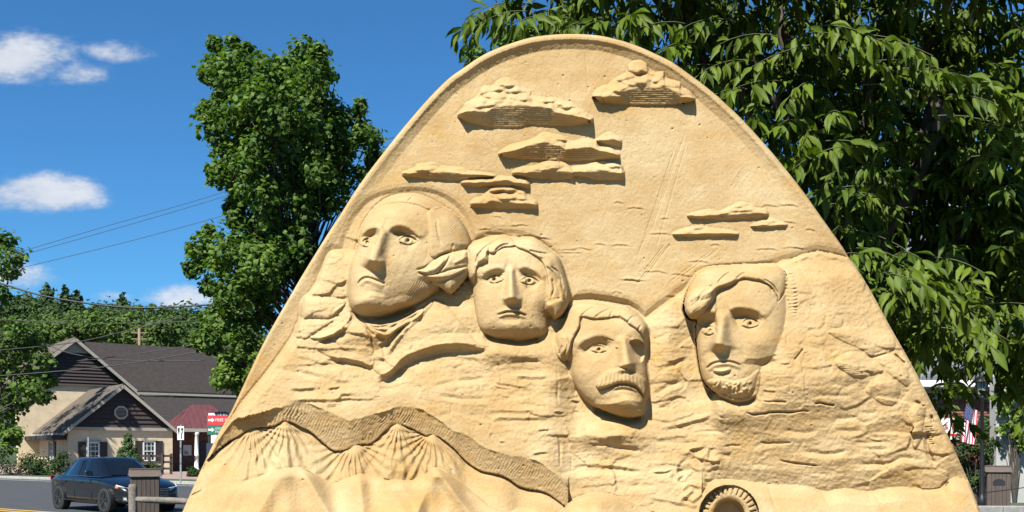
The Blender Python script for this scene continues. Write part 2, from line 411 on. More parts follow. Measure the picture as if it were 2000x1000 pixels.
# ---- outline of the carved wall
OUT = np.array([(328,1064),(356,1000),(404,892),(431,838),(453,800),(500,699),(530,641),(586,545),(641,455),(661,425),(704,358),(760,284),(798,237),(836,193),(874,155),
 (900,136),(935,112),(969,95),(1002,83),(1037,73),(1072,68),(1105,66),(1140,66.5),(1175,70),(1210,78),(1244,89),(1280,105),(1312,121),(1346,145),(1381,171),(1420,205),
 (1456,240),(1514,305),(1568,373),(1604,424),(1640,474),(1658,502),(1696,560),(1738,637),(1779,709),(1821,790),(1850,848),(1880,914),(1900,960),(1916,1004),(1938,1064)], float)
OUTS = smooth_line(OUT, False, 3)
def far_dist(P, closed=False):
    q = 4; cx = np.arange(GX0, GX1+q*GS, q*GS); cy = np.arange(GY0, GY1+q*GS, q*GS)
    A, B = np.meshgrid(cx, cy); d, _, _ = line_dist(P, A, B, closed)
    u = (gx-GX0)/(q*GS); v = (gy-GY0)/(q*GS); iu = np.minimum(u.astype(int), len(cx)-2); iv = np.minimum(v.astype(int), len(cy)-2); fu = (u-iu)[None, :]; fv = (v-iv)[:, None]
    D = (d[iv][:, iu]*(1-fu)+d[iv][:, iu+1]*fu)*(1-fv)+(d[iv+1][:, iu]*(1-fu)+d[iv+1][:, iu+1]*fu)*fv
    m = D < 4*q*GS                                # exact close to the line
    D[m] = line_dist(P, PX[m], PY[m], closed)[0]
    return D
dO = far_dist(OUTS)
inO = inside(np.vstack([OUTS, [[1990, 1100], [300, 1100]]]), PX, PY)
SD = np.where(inO, dO, -dO)                       # distance inside the outline

# rim: a rounded lip along the arch, fading down the flanks
rimf = sst((460-PY)/300)
e1 = np.interp(SD, [0, 1.5, 4, 8, 12, 20, 34, 70], [-9, -3, 0, 0, 0, 0, 0, 0])
e2 = np.interp(SD, [0, 5, 10, 16, 30, 60, 130], [0, 4, 4.5, 0, -7.5, -6.5, 0])
e3 = np.interp(SD, [0, 3, 8, 20, 40, 80], [0, 3, 3, 0, -2, 0])
H += e1+e2*rimf+e3*(1-rimf)*sst((900-PY)/300)
H += 2.2*vnoise(PX, PY, 150, 150, 11, 3)+.4*vnoise(PX, PY, 22, 22, 12, 3)
# rays and faint comb marks of the carved sky
def rays(a, b, k, sp, amp=.8):
    amp *= 1.25
    a = np.array(a, float); b = np.array(b, float); d = b-a; nrm = np.array([-d[1], d[0]])/np.hypot(*d)
    for i in range(k):
        o = nrm*(i-(k-1)/2)*sp
        j = rngs.uniform(0, .25, 2)
        groove([tuple(a+o+d*j[0]), tuple(b+o-d*j[1])], amp, 1.4, (.15, .15))
rays((1340,240),(1240,530),4,3.2,1.0); rays((1462,325),(1425,370),4,3.4,1.0); rays((1316,460),(1240,560),3,4,1.1); rays((1420,470),(1300,560),2,5,.9)
rays((930,110),(1010,260),3,4,.7); rays((1142,90),(1150,200),1,3,.9); rays((1352,240),(1260,560),1,3,.8); rays((1170,360),(1180,420),2,5,.8); rays((935,255),(980,300),3,4,.6)
# light streak clouds scratched into the sky
for i in range(46):
    cx = rngs.uniform(930, 1600); cy = rngs.uniform(395, 590)
    if cx > 1330 and cy > 545-0.0: continue
    if not (cy < 470+.0*cx or 1110 < cx < 1560): continue
    L_ = rngs.uniform(10, 32); q = rngs.uniform(-3, 3)
    prof([(cx-L_, cy+q*.4), (cx-L_*.3, cy-2-q*.3), (cx+L_*.3, cy-1), (cx+L_, cy+2)], [-5, 0, 2.5, 7], [0, .9, -.9, 0], (.3, .3), wob=2)

# ---- the carved mountain
MTN = [(407,897),(425,858),(446,828),(470,790),(506,745),(536,707),(557,676),(574,651),(586,618),(588,597),(594,579),(604,571),(619,550),(622,539),(637,510),(644,493),(651,489),(673,492),(697,491),
 (720,480),(900,480),(930,500),(1080,560),(1116,589),(1152,585),(1188,590),(1224,597),(1243,609),(1260,625),(1281,608),(1314,583),(1339,566),(1372,540),(1440,530),(1510,518),(1536,510),(1568,497),(1597,491),(1626,496),(1657,503),
 (1700,548),(1780,680),(1850,820),(1930,980),(1990,1100),(300,1100),(380,960)]
MP = np.array(MTN, float)
inM = inside(MP, PX, PY)
dM = far_dist(MP, True)
sdM = np.where(inM, dM, -dM)
HEADS_TOP = smooth_line([(672,500),(690,440),(720,400),(760,383),(810,377),(860,388),(900,420),(925,470),(960,460),(1010,462),(1060,480),(1095,520),(1110,580),(1105,620),(900,640),(700,600)], True, 5)
dHd = far_dist(HEADS_TOP, True); inHd = inside(HEADS_TOP, PX, PY)
# the wall is hollowed out just above everything carved in front of it
dd = np.minimum(np.where(inHd, 0, dHd), np.where(inM, 0, dM))
hol = np.interp(dd, [0, 4, 13, 20, 40], [-10, -10, -2.0, 0, 0])
strong = .45+.75*np.exp(-((PX-1190)/90)**2)*np.exp(-((PY-600)/50)**2)+.35*np.exp(-((PX-860)/120)**2-((PY-400)/80)**2)
H += np.where(inM, 0, hol*strong*sst((560-PX)/-120))
wR = sst((PX-1385)/24); wL = sst((1130-PX)/70); wC = (1-wR)*(1-wL)
below = np.clip(PY-480, 0, 600)
baseM = 8+wL*.20*below+wC*(.11*below+.13*np.clip(PY-760, 0, 300))+wR*(.27*np.minimum(below, 255)-.05*np.clip(PY-735, 0, 300)-.035*np.clip(PX-1400, 0, 500))
ROCKF = blur(facet(PX, PY, 74, 34, 21, 1.6, 7.0), 2)+.45*blur(facet(PX+9, PY, 34, 13, 22, 1.0, 3.0), 1)
STRAT = vnoise(PX+20*vnoise(PX, PY, 120, 60, 5, 2), PY+.06*PX, 130, 17, 31, 4, .55)
FINE = vnoise(PX, PY, 7, 5, 41, 3)
rockamp = np.clip(.55+.5*vnoise(PX, PY, 160, 120, 55, 2), .15, 1.)
rise = np.interp(sdM, [0, 2, 8, 20], [0, .55, .9, 1.])
edgefall = np.interp(SD, [0, 4, 14, 30], [-8, -2, 0, 0])
Mh = baseM*rise+rockamp*(1.0*ROCKF+(2.6-1.1*wR)*STRAT)+1.0*FINE+edgefall
H = np.where(inM, Mh, H)
mountain = part_id('mountain'); PART[inM] = mountain

# ---- carved clouds on the wall
def cloud(f, top, line, bot, hmax, hb, seed, groov=1., part=None):
    hb = hb*.35; hmax = hmax*.84
    T = np.array(f(*top)); Ln = np.array(f(*line)); B = np.array(f(*bot))
    xa, xb = T[0][0], T[-1][0]
    w = window(np.vstack([T, Ln, B]), 8); x, y = PX[w], PY[w]
    xw = x+2.0*vnoise(x, y, 10, 10, seed, 2)
    Ts = smooth_line(T, False, 4); Ts = Ts[np.argsort(Ts[:, 0])]; yt = np.interp(xw, Ts[:, 0], Ts[:, 1]); yl = np.interp(x, Ln[:, 0], Ln[:, 1]); yb = np.interp(x, B[:, 0], B[:, 1])
    yl = np.clip(yl+1.5*vnoise(x, y*0, 16, 16, seed+2, 2), yt+1, yb-1)
    endf = np.minimum(sst((x-xa)/10+.35), sst((xb-x)/10+.35))
    m = (y > yt) & (y < yb) & (x > xa) & (x < xb)
    t = np.clip((y-yt)/np.maximum(yl-yt, 1), 0, 1)
    size = np.clip((yl-yt)/20, .25, 1.3)
    bil = np.abs(vnoise(x, y, 26, 17, seed+7, 3, .5))
    lum = blur(13*puffs(x+5*bil, y, 38, 13, seed+3)+6*puffs(x, y, 17, 7, seed+4)-9+1.2*vnoise(x, y, 8, 8, seed+8, 2), 2)*size
    up = hb*.6+(hmax-hb*.6)*(1-(1-t)**1.35)
    up = up+lum*sst(t*3)*sst((1-t)*3+.15)
    s = np.clip((y-yl)/np.maximum(yb-yl, 1), 0, 1)
    lo = hmax-(hmax-hb)*s**1.0+groov*.75*np.sin(y*2*math.pi/4.0+1.2*vnoise(x, y, 30, 12, seed+9, 2))*sst(s*4)*sst((1-s)*5)+.5*vnoise(x, y, 10, 4, seed+4, 2)
    h = np.where(y < yl, up, lo)*endf
    yy = np.where(m, np.maximum(H[w]+2, H[w]*.4+h), H[w])
    H[w] = yy
    PART[w][m] = part_id('carved_cloud') if part is None else part
f3 = crop(760, 60, 2.631); f5 = crop(1280, 240, 2.778)
cloud(f3, [(352,430),(400,370),(450,340),(480,290),(530,285),(560,255),(610,243),(650,265),(680,290),(720,310),(740,332),(800,345),(850,345),(900,360),(950,380),(1000,410),(1048,445)],
 [(352,432),(400,415),(500,415),(550,390),(680,385),(760,390),(835,400),(850,420),(900,425),(960,440),(1048,456)], [(352,445),(420,475),(520,495),(660,498),(720,480),(850,487),(960,485),(1048,472)], 31, 8, 101)
cloud(f3, [(1040,330),(1090,285),(1130,275),(1160,245),(1220,215),(1235,170),(1280,153),(1320,170),(1335,205),(1360,215),(1410,215),(1420,245),(1490,265),(1500,285),(1540,310),(1573,345)],
 [(1040,335),(1120,345),(1180,335),(1230,300),(1300,292),(1440,295),(1465,310),(1500,340),(1573,350)], [(1040,345),(1080,365),(1160,375),(1300,382),(1400,380),(1520,375),(1573,362)], 25, 7, 113)
cloud(f3, [(1058,562),(1120,523),(1160,535),(1196,562)], [(1058,566),(1130,562),(1196,570)], [(1058,570),(1120,586),(1196,594)], 15, 6, 121)
cloud(f3, [(558,628),(620,590),(690,570),(750,550),(790,525),(840,530),(900,545),(940,570),(1000,555),(1060,565),(1080,590),(1140,600),(1186,630)],
 [(558,635),(650,612),(700,592),(800,585),(880,590),(905,612),(960,605),(1040,597),(1080,615),(1186,642)], [(558,642),(620,652),(720,660),(840,666),(960,668),(1080,662),(1186,657)], 26, 11, 131)
cloud(f3, [(630,722),(680,700),(740,695),(800,670),(850,658),(900,675),(940,705),(952,722)], [(630,732),(720,727),(820,722),(900,722),(952,736)], [(630,742),(720,756),(860,764),(952,760)], 19, 11, 141)
cloud(f3, [(940,702),(1000,690),(1040,680),(1100,668),(1160,672),(1195,690),(1210,720)], [(940,725),(1020,725),(1120,725),(1210,738)], [(940,745),(1010,752),(1060,766),(1210,766)], 20, 12, 151)
cloud(f3, [(66,727),(130,705),(150,685),(240,680),(270,695),(380,705),(410,720),(500,730),(548,740)], [(66,733),(150,729),(300,731),(400,736),(548,746)], [(66,746),(180,758),(300,766),(395,768),(420,756),(548,753)], 15, 7, 161)
cloud(f3, [(368,775),(400,765),(520,758),(545,748),(620,750),(690,755),(724,782)], [(368,781),(500,779),(600,772),(724,792)], [(368,790),(430,801),(560,798),(640,796),(724,812)], 16, 8, 171)
cloud(f3, [(416,880),(440,860),(480,850),(520,805),(580,797),(640,805),(690,820),(710,845),(750,870),(765,892)], [(416,890),(500,884),(520,878),(640,884),(765,902)], [(416,906),(500,912),(640,914),(765,913)], 18, 7, 181)
cloud(f5, [(172,497),(230,480),(290,470),(340,480),(400,455),(460,430),(510,440),(550,460),(600,470),(614,492)], [(172,505),(330,502),(450,492),(560,492),(614,498)], [(172,512),(250,521),(400,522),(560,516),(614,506)], 13, 6, 191)
cloud(f5, [(92,598),(150,575),(230,560),(300,570),(400,582),(454,597)], [(92,604),(250,601),(454,602)], [(92,610),(180,617),(290,617),(454,607)], 11, 5, 201)
cloud(f5, [(516,556),(570,530),(620,519),(680,535),(717,547)], [(516,560),(620,556),(717,552)], [(516,564),(620,567),(717,558)], 9, 4, 211)

# ---- foothills in front: each layer starts behind the one before it
bandT = np.array([(395,915),(407,893),(449,829),(482,814),(518,805),(560,793),(590,787),(614,793),(644,805),(680,820),(710,815),(749,805),(785,794),(818,799),(860,823),(880,839),(910,849),(940,871),(970,883),(1030,895),(1060,907),(1099,937),(1112,960)], float)
hillT = np.array([(395,915),(407,896),(440,868),(464,853),(494,837),(536,832),(557,822),(590,835),(611,847),(638,871),(656,881),(680,877),(701,867),(725,866),(764,832),(779,829),(800,835),(830,850),(845,849),(866,859),(890,880),(910,901),(940,920),(970,926),(994,936),(1018,952),(1060,960),(1084,974),(1105,990)], float)
foreT = np.array([(320,990),(374,967),(419,946),(464,943),(500,934),(542,919),(584,914),(608,923),(635,937),(659,941),(686,931),(707,926),(737,934),(770,937),(797,938),(830,928),(851,914),(872,925),(900,943),(940,974),(958,988),(990,1000),(1015,992),(1045,993),(1075,1004),(1096,998),(1120,976),(1165,964),(1204,970),(1255,991),(1276,1000),(1330,1034),(1372,1070)], float)
foreR = np.array([(1372,960),(1385,945),(1398,938),(1440,939),(1515,946),(1572,950),(1614,961),(1650,955),(1695,961),(1755,952),(1815,955),(1842,949),(1858,936),(1880,935),(1990,960)], float)
def at(line, x): 
    L_ = smooth_line(line, False, 4); o = np.argsort(L_[:, 0]); return np.interp(x, L_[o, 0], L_[o, 1])
yT = at(bandT, PX)+2.2*vnoise(PX, PY*0, 11, 12, 61, 3); yH = at(hillT, PX)+.7*vnoise(PX, PY*0, 14, 12, 66, 2)
xm = PX < 1110
hT = 40+.5*(PX < 1e9)
band = xm & (PY > yT) & (PY <= yH) & inO
yT0 = at(bandT, PX); yH0 = at(hillT, PX)
bh = (8+.20*(yT0-480))*np.interp(PX, [400, 480, 560], [.35, .75, 1])
frac = np.clip((PY-yT)/np.maximum(yH-yT, 4), 0, 1)
comb = np.sin((PX*.86+PY*.5+9*vnoise(PX, PY, 60, 30, 62, 3))*2*math.pi/5.2)*(.55+.45*vnoise(PX, PY, 9, 14, 72, 2))
BH = bh-np.minimum(.37*(yH-yT), bh-4)*frac**.9+comb*1.25*sst(frac*4)*sst((1-frac)*4)*(.45+.55*vnoise(PX, PY, 40, 20, 63, 2))+.7*FINE
Hraise = np.interp(yT-PY, [0, 40, 110], [1, .4, 0])*(PY < yT)*xm*sst((1112-PX)/90)
H = np.where(inM & (Hraise > 0), H+(bh-np.minimum(H, bh))*Hraise*.9, H)
H = np.where(band, BH+edgefall*.6, H); b_id = part_id('carved_ridge'); PART[band] = b_id
# middle hills: rise towards the viewer, furrowed
hm = xm & (PY > yH) & inO
ridgeln = vnoise(PX+.0*PY, PY*.15, 46, 60, 64, 3)
gul = 0*PX
for (px_, py_) in ((557,822),(779,829),(845,850),(494,837),(690,870)):
    a = np.arctan2(PX-px_, PY-py_+6); r = np.hypot(PX-px_, PY-py_)
    k = np.exp(-((PX-px_)/70)**2)*sst(r/30)
    gul += k*(2.3*np.sin(a*26+2*vnoise(PX, PY, 26, 26, 65, 2))+.7*vnoise(a*60, r*.12, 4, 6, 67, 2))
    gul += 10*np.exp(-((PX-px_)/(12+.35*np.clip(PY-py_, 0, 90)))**2)*np.exp(-np.clip(PY-py_, 0, 200)/70)
drop = np.minimum(.37*(yH0-yT0), bh-4)
hillH = bh-drop-6+.42*np.clip(PY-yH, 0, 90)**.98+gul+4*vnoise(PX, PY, 60, 60, 68, 2)
hillH -= 6*np.exp(-np.clip(PY-yH, 0, 50)/3.)
H = np.where(hm, hillH+edgefall, H); h_id = part_id('carved_foothills'); PART[hm] = h_id
yF = at(foreT, PX); fm = (PX < 1371) & (PY > yF) & inO
rg = 0*PX
for (px_, py_, dx, sp) in ((552,915,-.55,22),(700,928,.15,20),(851,914,-.4,18),(851,914,.75,16),(1165,964,0,40),(470,945,-.4,20),(780,938,.5,22),(590,915,.6,18)):
    q = (PX-px_)-dx*(PY-py_)
    rg += np.where(PY > py_-12, 21*np.exp(-(np.abs(q)/sp/1.1)**1.6)*sst((PY-py_+10)/30), 0)
hF = bh-drop+.42*np.clip(yF-yH0, 0, 90)
wF = sst((PX-1020)/90); hF = blur(np.where(PX < 1110, hF, 90)*(1-wF)+100*wF, 6)
foreH = hF+.55*np.clip(PY-yF, 0, 140)+rg+3*vnoise(PX, PY, 70, 60, 69, 2)
foreH -= 8*np.exp(-np.clip(PY-yF, 0, 50)/4.)
H = np.where(fm, foreH+edgefall, H); f_id = part_id('carved_foreground_hill'); PART[fm] = f_id
yR = at(foreR, PX); rm = (PX >= 1372) & (PY > yR) & inO
RH = 66+16*sst((1480-PX)/90)-.035*np.clip(PX-1400, 0, 500)+.75*np.clip(PY-yR, 0, 26)+.35*np.clip(PY-yR-26, 0, 140)-10*np.exp(-np.clip(PY-yR, 0, 50)/4.)+3*vnoise(PX, PY, 90, 60, 70, 2)
for (xx, dx) in ((1600,.5),(1700,.55),(1500,.35),(1800,.5)):
    RH -= 1.6*np.exp(-(((PX-xx)-dx*(PY-950))/4)**2)
# rock above the right hand swell leans out, then is cut back
cut = (PX >= 1372)*np.interp(yR-PY, [0, 3, 26, 60, 140], [-9, -9, -2, 0, 0])*(PY <= yR)
H = np.where(inM & (PY <= yR) & (PX >= 1372), H+cut, H)
H = np.where(rm, RH+edgefall, H); PART[rm] = part_id('carved_foreground_hill')
# tunnel mouth with a toothed stone ring at the foot
ring = part_id('carved_tunnel')
rr = np.hypot(PX-1424, (PY-1006)*1.0); aa = np.arctan2(PY-1006, PX-1424)
m_ = (rr < 58) & (PY < 1064)
teeth = np.sin(aa*30)
RHg = np.interp(rr, [0, 26, 31, 36, 44, 52, 58], [46, 54, 76, 80, 81, 78, 72])+np.where((rr > 40) & (rr < 56), -5*sst((teeth-.5)/.3)*sst((rr-40)/3)*sst((56-rr)/4), 0)
H = np.where(m_, RHg, H); PART[m_] = ring

bl_ = sst((1170-PX)/60)*sst((PY-925)/25)*(PX >= 1110)*(PY < yF)*(PX < 1172)
H = np.where(inM, H+(hillH-H)*bl_, H)
# ---- rock forms between the heads
f7 = crop(500, 460, 2.778); f8 = crop(780, 560, 2.5); fm5 = crop(850, 700, 3.333); fm6 = crop(1380, 700, 3.333); f4 = crop(350, 700, 3.333); fR = crop(1480, 460, 2.174); fh34 = crop(1080, 500, 2.777)
for poly, Dd, Rr in ((f7((400,90),(540,85),(520,200),(500,330),(330,330),(290,320),(330,250),(360,180)), 7, 12), (f7((250,340),(330,325),(480,350),(470,390),(400,450),(320,450),(240,440)), 9, 14),
    (f7((240,450),(330,455),(420,460),(330,520),(270,560),(205,540)), 6, 12), (f7((300,545),(400,510),(480,470),(500,420),(520,440),(470,500),(390,555),(310,562)), 7, 7),
    (f7((500,420),(600,500),(640,640),(620,710),(480,680),(380,650),(330,600),(470,520)), 8, 26),
    (f7((640,640),(720,590),(889,420),(1000,350),(1180,560),(1230,620),(1000,640),(840,690),(720,760),(640,730)), 12, 40)):
    dome(poly, Dd, Rr, 2.)
ledge(f7((380,650),(450,662),(560,680),(640,715)), 9, 14, 8, (.15, .05))
ledge(f7((640,770),(720,740),(800,660),(889,620),(1000,590),(1130,585),(1280,600)), 15, 20, 12, (.08, .12), 1)
ridge(f7((560,450),(640,500),(700,540),(720,560)), 4, 5); ridge(f7((600,460),(720,520),(840,440),(889,400)), 4, 6); groove(f7((560,440),(600,500),(640,600)), 3, 3)
ridge(f7((650,600),(710,560),(780,500)), 3, 4); ridge(f7((640,490),(730,510),(800,460)), 3, 4)
for pts, h in ((f7((180,825),(250,828),(340,822)), 7), (f7((350,720),(420,708),(475,700)), 6), (f7((150,900),(260,888),(430,886),(470,856),(590,860)), 7), (f7((380,915),(440,912)), 5), (f7((200,640),(300,670),(400,690)), 4),
    (f7((100,740),(220,760),(400,800)), 5), (f7((400,640),(330,740)), 2), (f7((420,785),(520,785)), 5), (f7((300,730),(480,735)), 4),
    (f8((150,520),(250,482),(450,458)), 5), (f8((180,545),(300,563),(460,562)), 7), (f8((410,598),(560,604),(690,600)), 6), (f8((430,640),(560,638),(765,640)), 7), (f8((560,430),(640,440),(740,435)), 6), (f8((265,338),(400,350)), 4),
    (f8((560,380),(700,385)), 5), (f8((280,470),(420,480)), 4), (f8((600,590),(760,610)), 4), (f8((200,640),(255,640)), 4),
    (fm5((1000,560),(1150,590),(1400,640)), 7), (fm5((880,690),(1100,690),(1350,730)), 6), (fm5((880,760),(1150,745),(1400,770)), 6), (fm5((1080,480),(1250,500),(1330,590)), 6), (fm5((1400,560),(1600,570),(1750,560)), 6), (fm5((1120,420),(1350,430)), 5),
    (fm5((1450,460),(1700,400),(1833,350)), 7), (fm5((1380,900),(1600,940),(1760,970)), 6), (fm5((1250,850),(1450,850)), 5),
    (fm6((820,415),(900,412),(1000,402)), 6), (fm6((480,485),(640,505),(740,490)), 6), (fm6((820,490),(1020,492)), 5), (fm6((50,640),(170,662)), 6), (fm6((600,620),(800,645),(950,615)), 9), (fm6((940,572),(1240,567)), 7), (fm6((960,602),(1150,612),(1240,582)), 7),
    (fm6((930,712),(1180,705),(1280,668),(1440,685)), 9), (fm6((290,610),(400,570),(560,560)), 5), (fm6((700,260),(960,262)), 5), (fm6((1000,380),(1120,372)), 4), (fm6((1040,540),(1140,540)), 4), (fm6((280,710),(400,712)), 4), (fm6((820,720),(920,722)), 3),
    (fh34((540,470),(640,440)), 4), (fh34((600,575),(730,545)), 7), (fh34((560,640),(700,600)), 5), (fh34((540,780),(620,730),(710,690)), 8), (fh34((560,810),(640,790)), 5), (fh34((600,720),(720,700)), 5), (fh34((540,560),(600,560)), 4),
    (fR((380,650),(430,640)), 4), (fR((240,240),(130,230)), 4), (fR((110,145),(165,150)), 4), (fR((210,440),(290,445)), 6), (fR((200,420),(290,410)), 5)):
    if rngs.rand() < .6 or pts[0][0] > 1400: prof(pts, [-13, -6, 0, 5, 24], [0, -h*.42, h*.16, h*.36, 0], (.25, .25), wob=1)
    else: ledge(pts, h*.75, 11, 6.5, wob=1)
for pts, dp in ((fm6((240,352),(330,365),(430,350),(560,350),(620,340),(690,345)), 8), (fm6((700,305),(740,293),(780,300),(840,306)), 9), (fm6((360,275),(440,282),(530,285)), 5), (fm6((340,548),(440,552),(560,550)), 5), (fm6((470,665),(600,685),(740,700)), 6), (fm6((110,570),(230,570)), 3),
    (f8((485,370),(493,420),(495,470)), 4), (f8((782,740),(788,800),(785,880)), 6), (f8((765,400),(775,480),(770,560)), 3), (f8((255,570),(250,640)), 3), (fm6((435,0),(430,80),(440,125)), 4), (fm6((640,100),(640,260)), 3), (fm6((545,170),(545,230)), 4), (fm6((620,0),(630,110)), 3),
    (fR((125,420),(123,470)), 4), (fR((195,480),(155,530)), 5), (fm5((885,640),(890,730)), 3), (fm5((1380,390),(1370,440)), 4), (fm5((800,500),(812,600),(812,660)), 5), (fm5((790,150),(800,300)), 3)):
    groove(pts, dp*(.45 if abs(pts[0][0]-pts[-1][0]) < 8 else 1), 2.6, (.15, .15), 1.5)
for poly, Dd, Rr in ((fR((300,405),(400,388),(520,402),(585,450),(565,495),(490,515),(430,480),(340,440)), 14, 20), (fR((325,530),(400,492),(470,515),(535,568),(500,590),(420,602),(360,575)), 16, 18), (fR((455,650),(520,598),(600,640),(590,710),(545,722),(490,690)), 12, 18),
    (fR((490,515),(560,495),(630,560),(640,640),(560,590)), 9, 14), (fR((650,730),(710,715),(705,800),(690,880),(660,900),(640,800)), 12, 10), (fR((90,110),(170,130),(240,270),(230,300),(150,300),(100,230)), 5, 10), (fR((360,350),(300,330),(290,380),(350,390)), 5, 6)):
    dome(poly, Dd*.75, Rr*1.6, 1.6)
hatch(fR((335,545),(420,560),(520,580),(500,592),(420,602),(365,580)), 1.5, 4, .7)
groove(fR((720,820),(720,900),(760,980)), 8, 7, (.2, .2), 3); groove(fR((735,760),(745,800)), 7, 4); groove(fR((580,500),(630,545)), 7, 3.5, wob=2); groove(fR((665,700),(710,730)), 7, 4, wob=2)
groove(fR((460,510),(490,515),(560,497)), 5, 3)
for i in range(9): groove(fR((705+3*i, 815+9*i), (745+rngs.uniform(-6,8), 812+9*i)), 3.5, 2)
ledge(f5((710,752),(800,718),(880,699),(960,712),(1050,732)), -5, 4, 4, (.1, .05), 0)
# broken rubble beside the tunnel
P_ = smooth_line(fm5((1640,580),(1780,560),(1833,560),(1860,700),(1850,900),(1800,980),(1640,860),(1520,780),(1580,680)), True, 4); w_ = window(P_, 2)
ins_ = inside(P_, PX[w_], PY[w_]); d_, _, _ = line_dist(P_, PX[w_], PY[w_], True)
H[w_] += np.where(ins_, -4*sst(d_/14)+blur(facet(PX[w_], PY[w_], 30, 20, 77, .5, 8), 2)*sst(d_/10), 0)
for i in range(9):
    cx = rngs.uniform(1320, 1395); cy = rngs.uniform(875, 985); l = rngs.uniform(8, 20); an = rngs.choice([-.55, -.7, .5])+rngs.uniform(-.2, .2)
    ledge([(cx-l*math.cos(an), cy-l*math.sin(an)), (cx, cy), (cx+l*math.cos(an), cy+l*math.sin(an))], rngs.uniform(3, 6), 10, 6, (.25, .25), .5)
for i in range(26):      # scattered small chisel marks
    cx = rngs.uniform(560, 1820); cy = rngs.uniform(640, 930)
    if PART[int((cy-GY0)/GS), int((cx-GX0)/GS)] != mountain: continue
    L_ = rngs.uniform(6, 22); sl = rngs.uniform(-.15, .25)
    ledge([(cx-L_, cy-sl*L_), (cx, cy+rngs.uniform(-2, 2)), (cx+L_, cy+sl*L_)], rngs.uniform(2, 4.5), 6, 3.)

# ---- the four carved heads (nobody in particular)
def head(face_poly, D, R, base, tilt=(0, 0), p=2.1):
    k = part_id('carved_head'); CUR[0] = k; P = smooth_line(face_poly, True, 5); c = P.mean(0)
    b = lambda x, y: base+tilt[0]*(x-c[0])+tilt[1]*(y-c[1])
    dome(face_poly, D, R, p, base=b, part=k)
    # carve a narrow shadow gap round the lower contour
    return k

# second head first: the first one overlaps it
for (cx, cy, rx, ry, h) in ((1300,700,34,90,20), (1088,740,34,70,16), (1500,800,120,40,8), (880,630,60,34,12), (620,600,40,70,6), (730,645,70,26,20), (1000,688,80,22,18), (1195,846,70,28,30), (1420,806,60,24,14)): bump(cx, cy, rx, ry, h)
wm = sst((PX-1450)/90)*sst((1720-PX)/130)*sst((PY-505)/50)*sst((830-PY)/90)
H += 20*wm*inM
g2 = crop(900, 440, 4.168)
k2 = head(g2((48,200),(125,130),(230,98),(320,80),(420,104),(540,96),(620,116),(720,196),(800,266),(852,420),(888,560),(878,650),(828,742),(765,772),(722,745),(708,850),(662,905),(500,938),(400,928),(280,912),(180,870),(130,780),(106,600),(98,480),(52,400)), 48, 52, 24, (-.05, .12), 2.05)
bump(*g2((425, 600))[0], 26, 50, 7)
brow(g2((150,445),(185,395),(250,356),(310,345),(372,362)), 14, 4, 13); brow(g2((452,372),(500,342),(560,346),(630,383),(690,448)), 15, 4, 14)
bump(*g2((420, 250))[0], 44, 22, 3)
hatch(g2((200,390),(300,345),(365,365),(300,385)), .6, 3.4, .5); hatch(g2((500,345),(620,380),(680,430),(560,380)), 2.5, 3.4, .5)
nose(g2((412,345))[0], g2((408,588))[0], (10, 16), (7, 18), (9, 26), 15)
bump(*g2((362, 600))[0], 4.5, 4, 5); bump(*g2((474, 605))[0], 5, 5, 5)
eye(g2((272,440))[0], 17, 7.5, 0, 6.5); eye(g2((558,452))[0], 17.5, 7.5, .06, 6.5)
mouth(g2((288,735),(350,708),(410,703),(470,710),(545,738)), 6, 6.5, 5)
prof(g2((300,726),(370,690),(428,692),(480,694),(540,732)), [-5, 0, 5], [0, 2.6, -2], (.2, .2))
bump(*g2((410, 830))[0], 28, 13, 6); groove(g2((330,778),(410,770),(490,778)), 3, 8)
bump(*g2((210, 600))[0], 16, 22, 4); bump(*g2((620, 600))[0], 14, 24, 4)
hair2 = part_id('hair', CUR[0])
hl = g2((48,200),(125,130),(230,98),(320,80),(402,98),(442,148),(430,172),(340,180),(270,228),(225,228),(222,288),(140,330),(118,430),(95,490),(52,400))
hr = g2((440,128),(540,96),(620,116),(720,196),(800,266),(852,420),(888,560),(878,650),(828,742),(765,772),(708,715),(690,655),(706,480),(685,350),(640,275),(540,212),(452,178))
dome(hl, 10, 9); mark(hl, hair2); dome(hr, 11, 9); mark(hr, hair2)
for q in (g2((230,215),(240,160),(300,115),(400,110)), g2((275,215),(330,165),(420,150)), g2((225,285),(215,235),(235,200)), g2((120,330),(150,230),(250,140)), g2((545,205),(640,225),(740,240)), g2((690,330),(760,400),(810,480)), g2((720,330),(800,400),(840,560)), g2((700,640),(790,600),(830,620)), g2((820,700),(850,610),(845,500)), g2((740,430),(760,520),(730,600))):
    groove(q, 4.5, 3.2, (.15, .25), 1)
for q in (g2((130,310),(200,240),(215,170)), g2((610,240),(700,270),(760,330)), g2((790,440),(825,560),(800,640)), g2((470,150),(560,140),(660,180))):
    ridge(q, 3, 5, (.2, .2), 1)
dome(g2((695,640),(760,600),(825,600),(850,660),(815,735),(760,765),(712,705)), 9, 12)

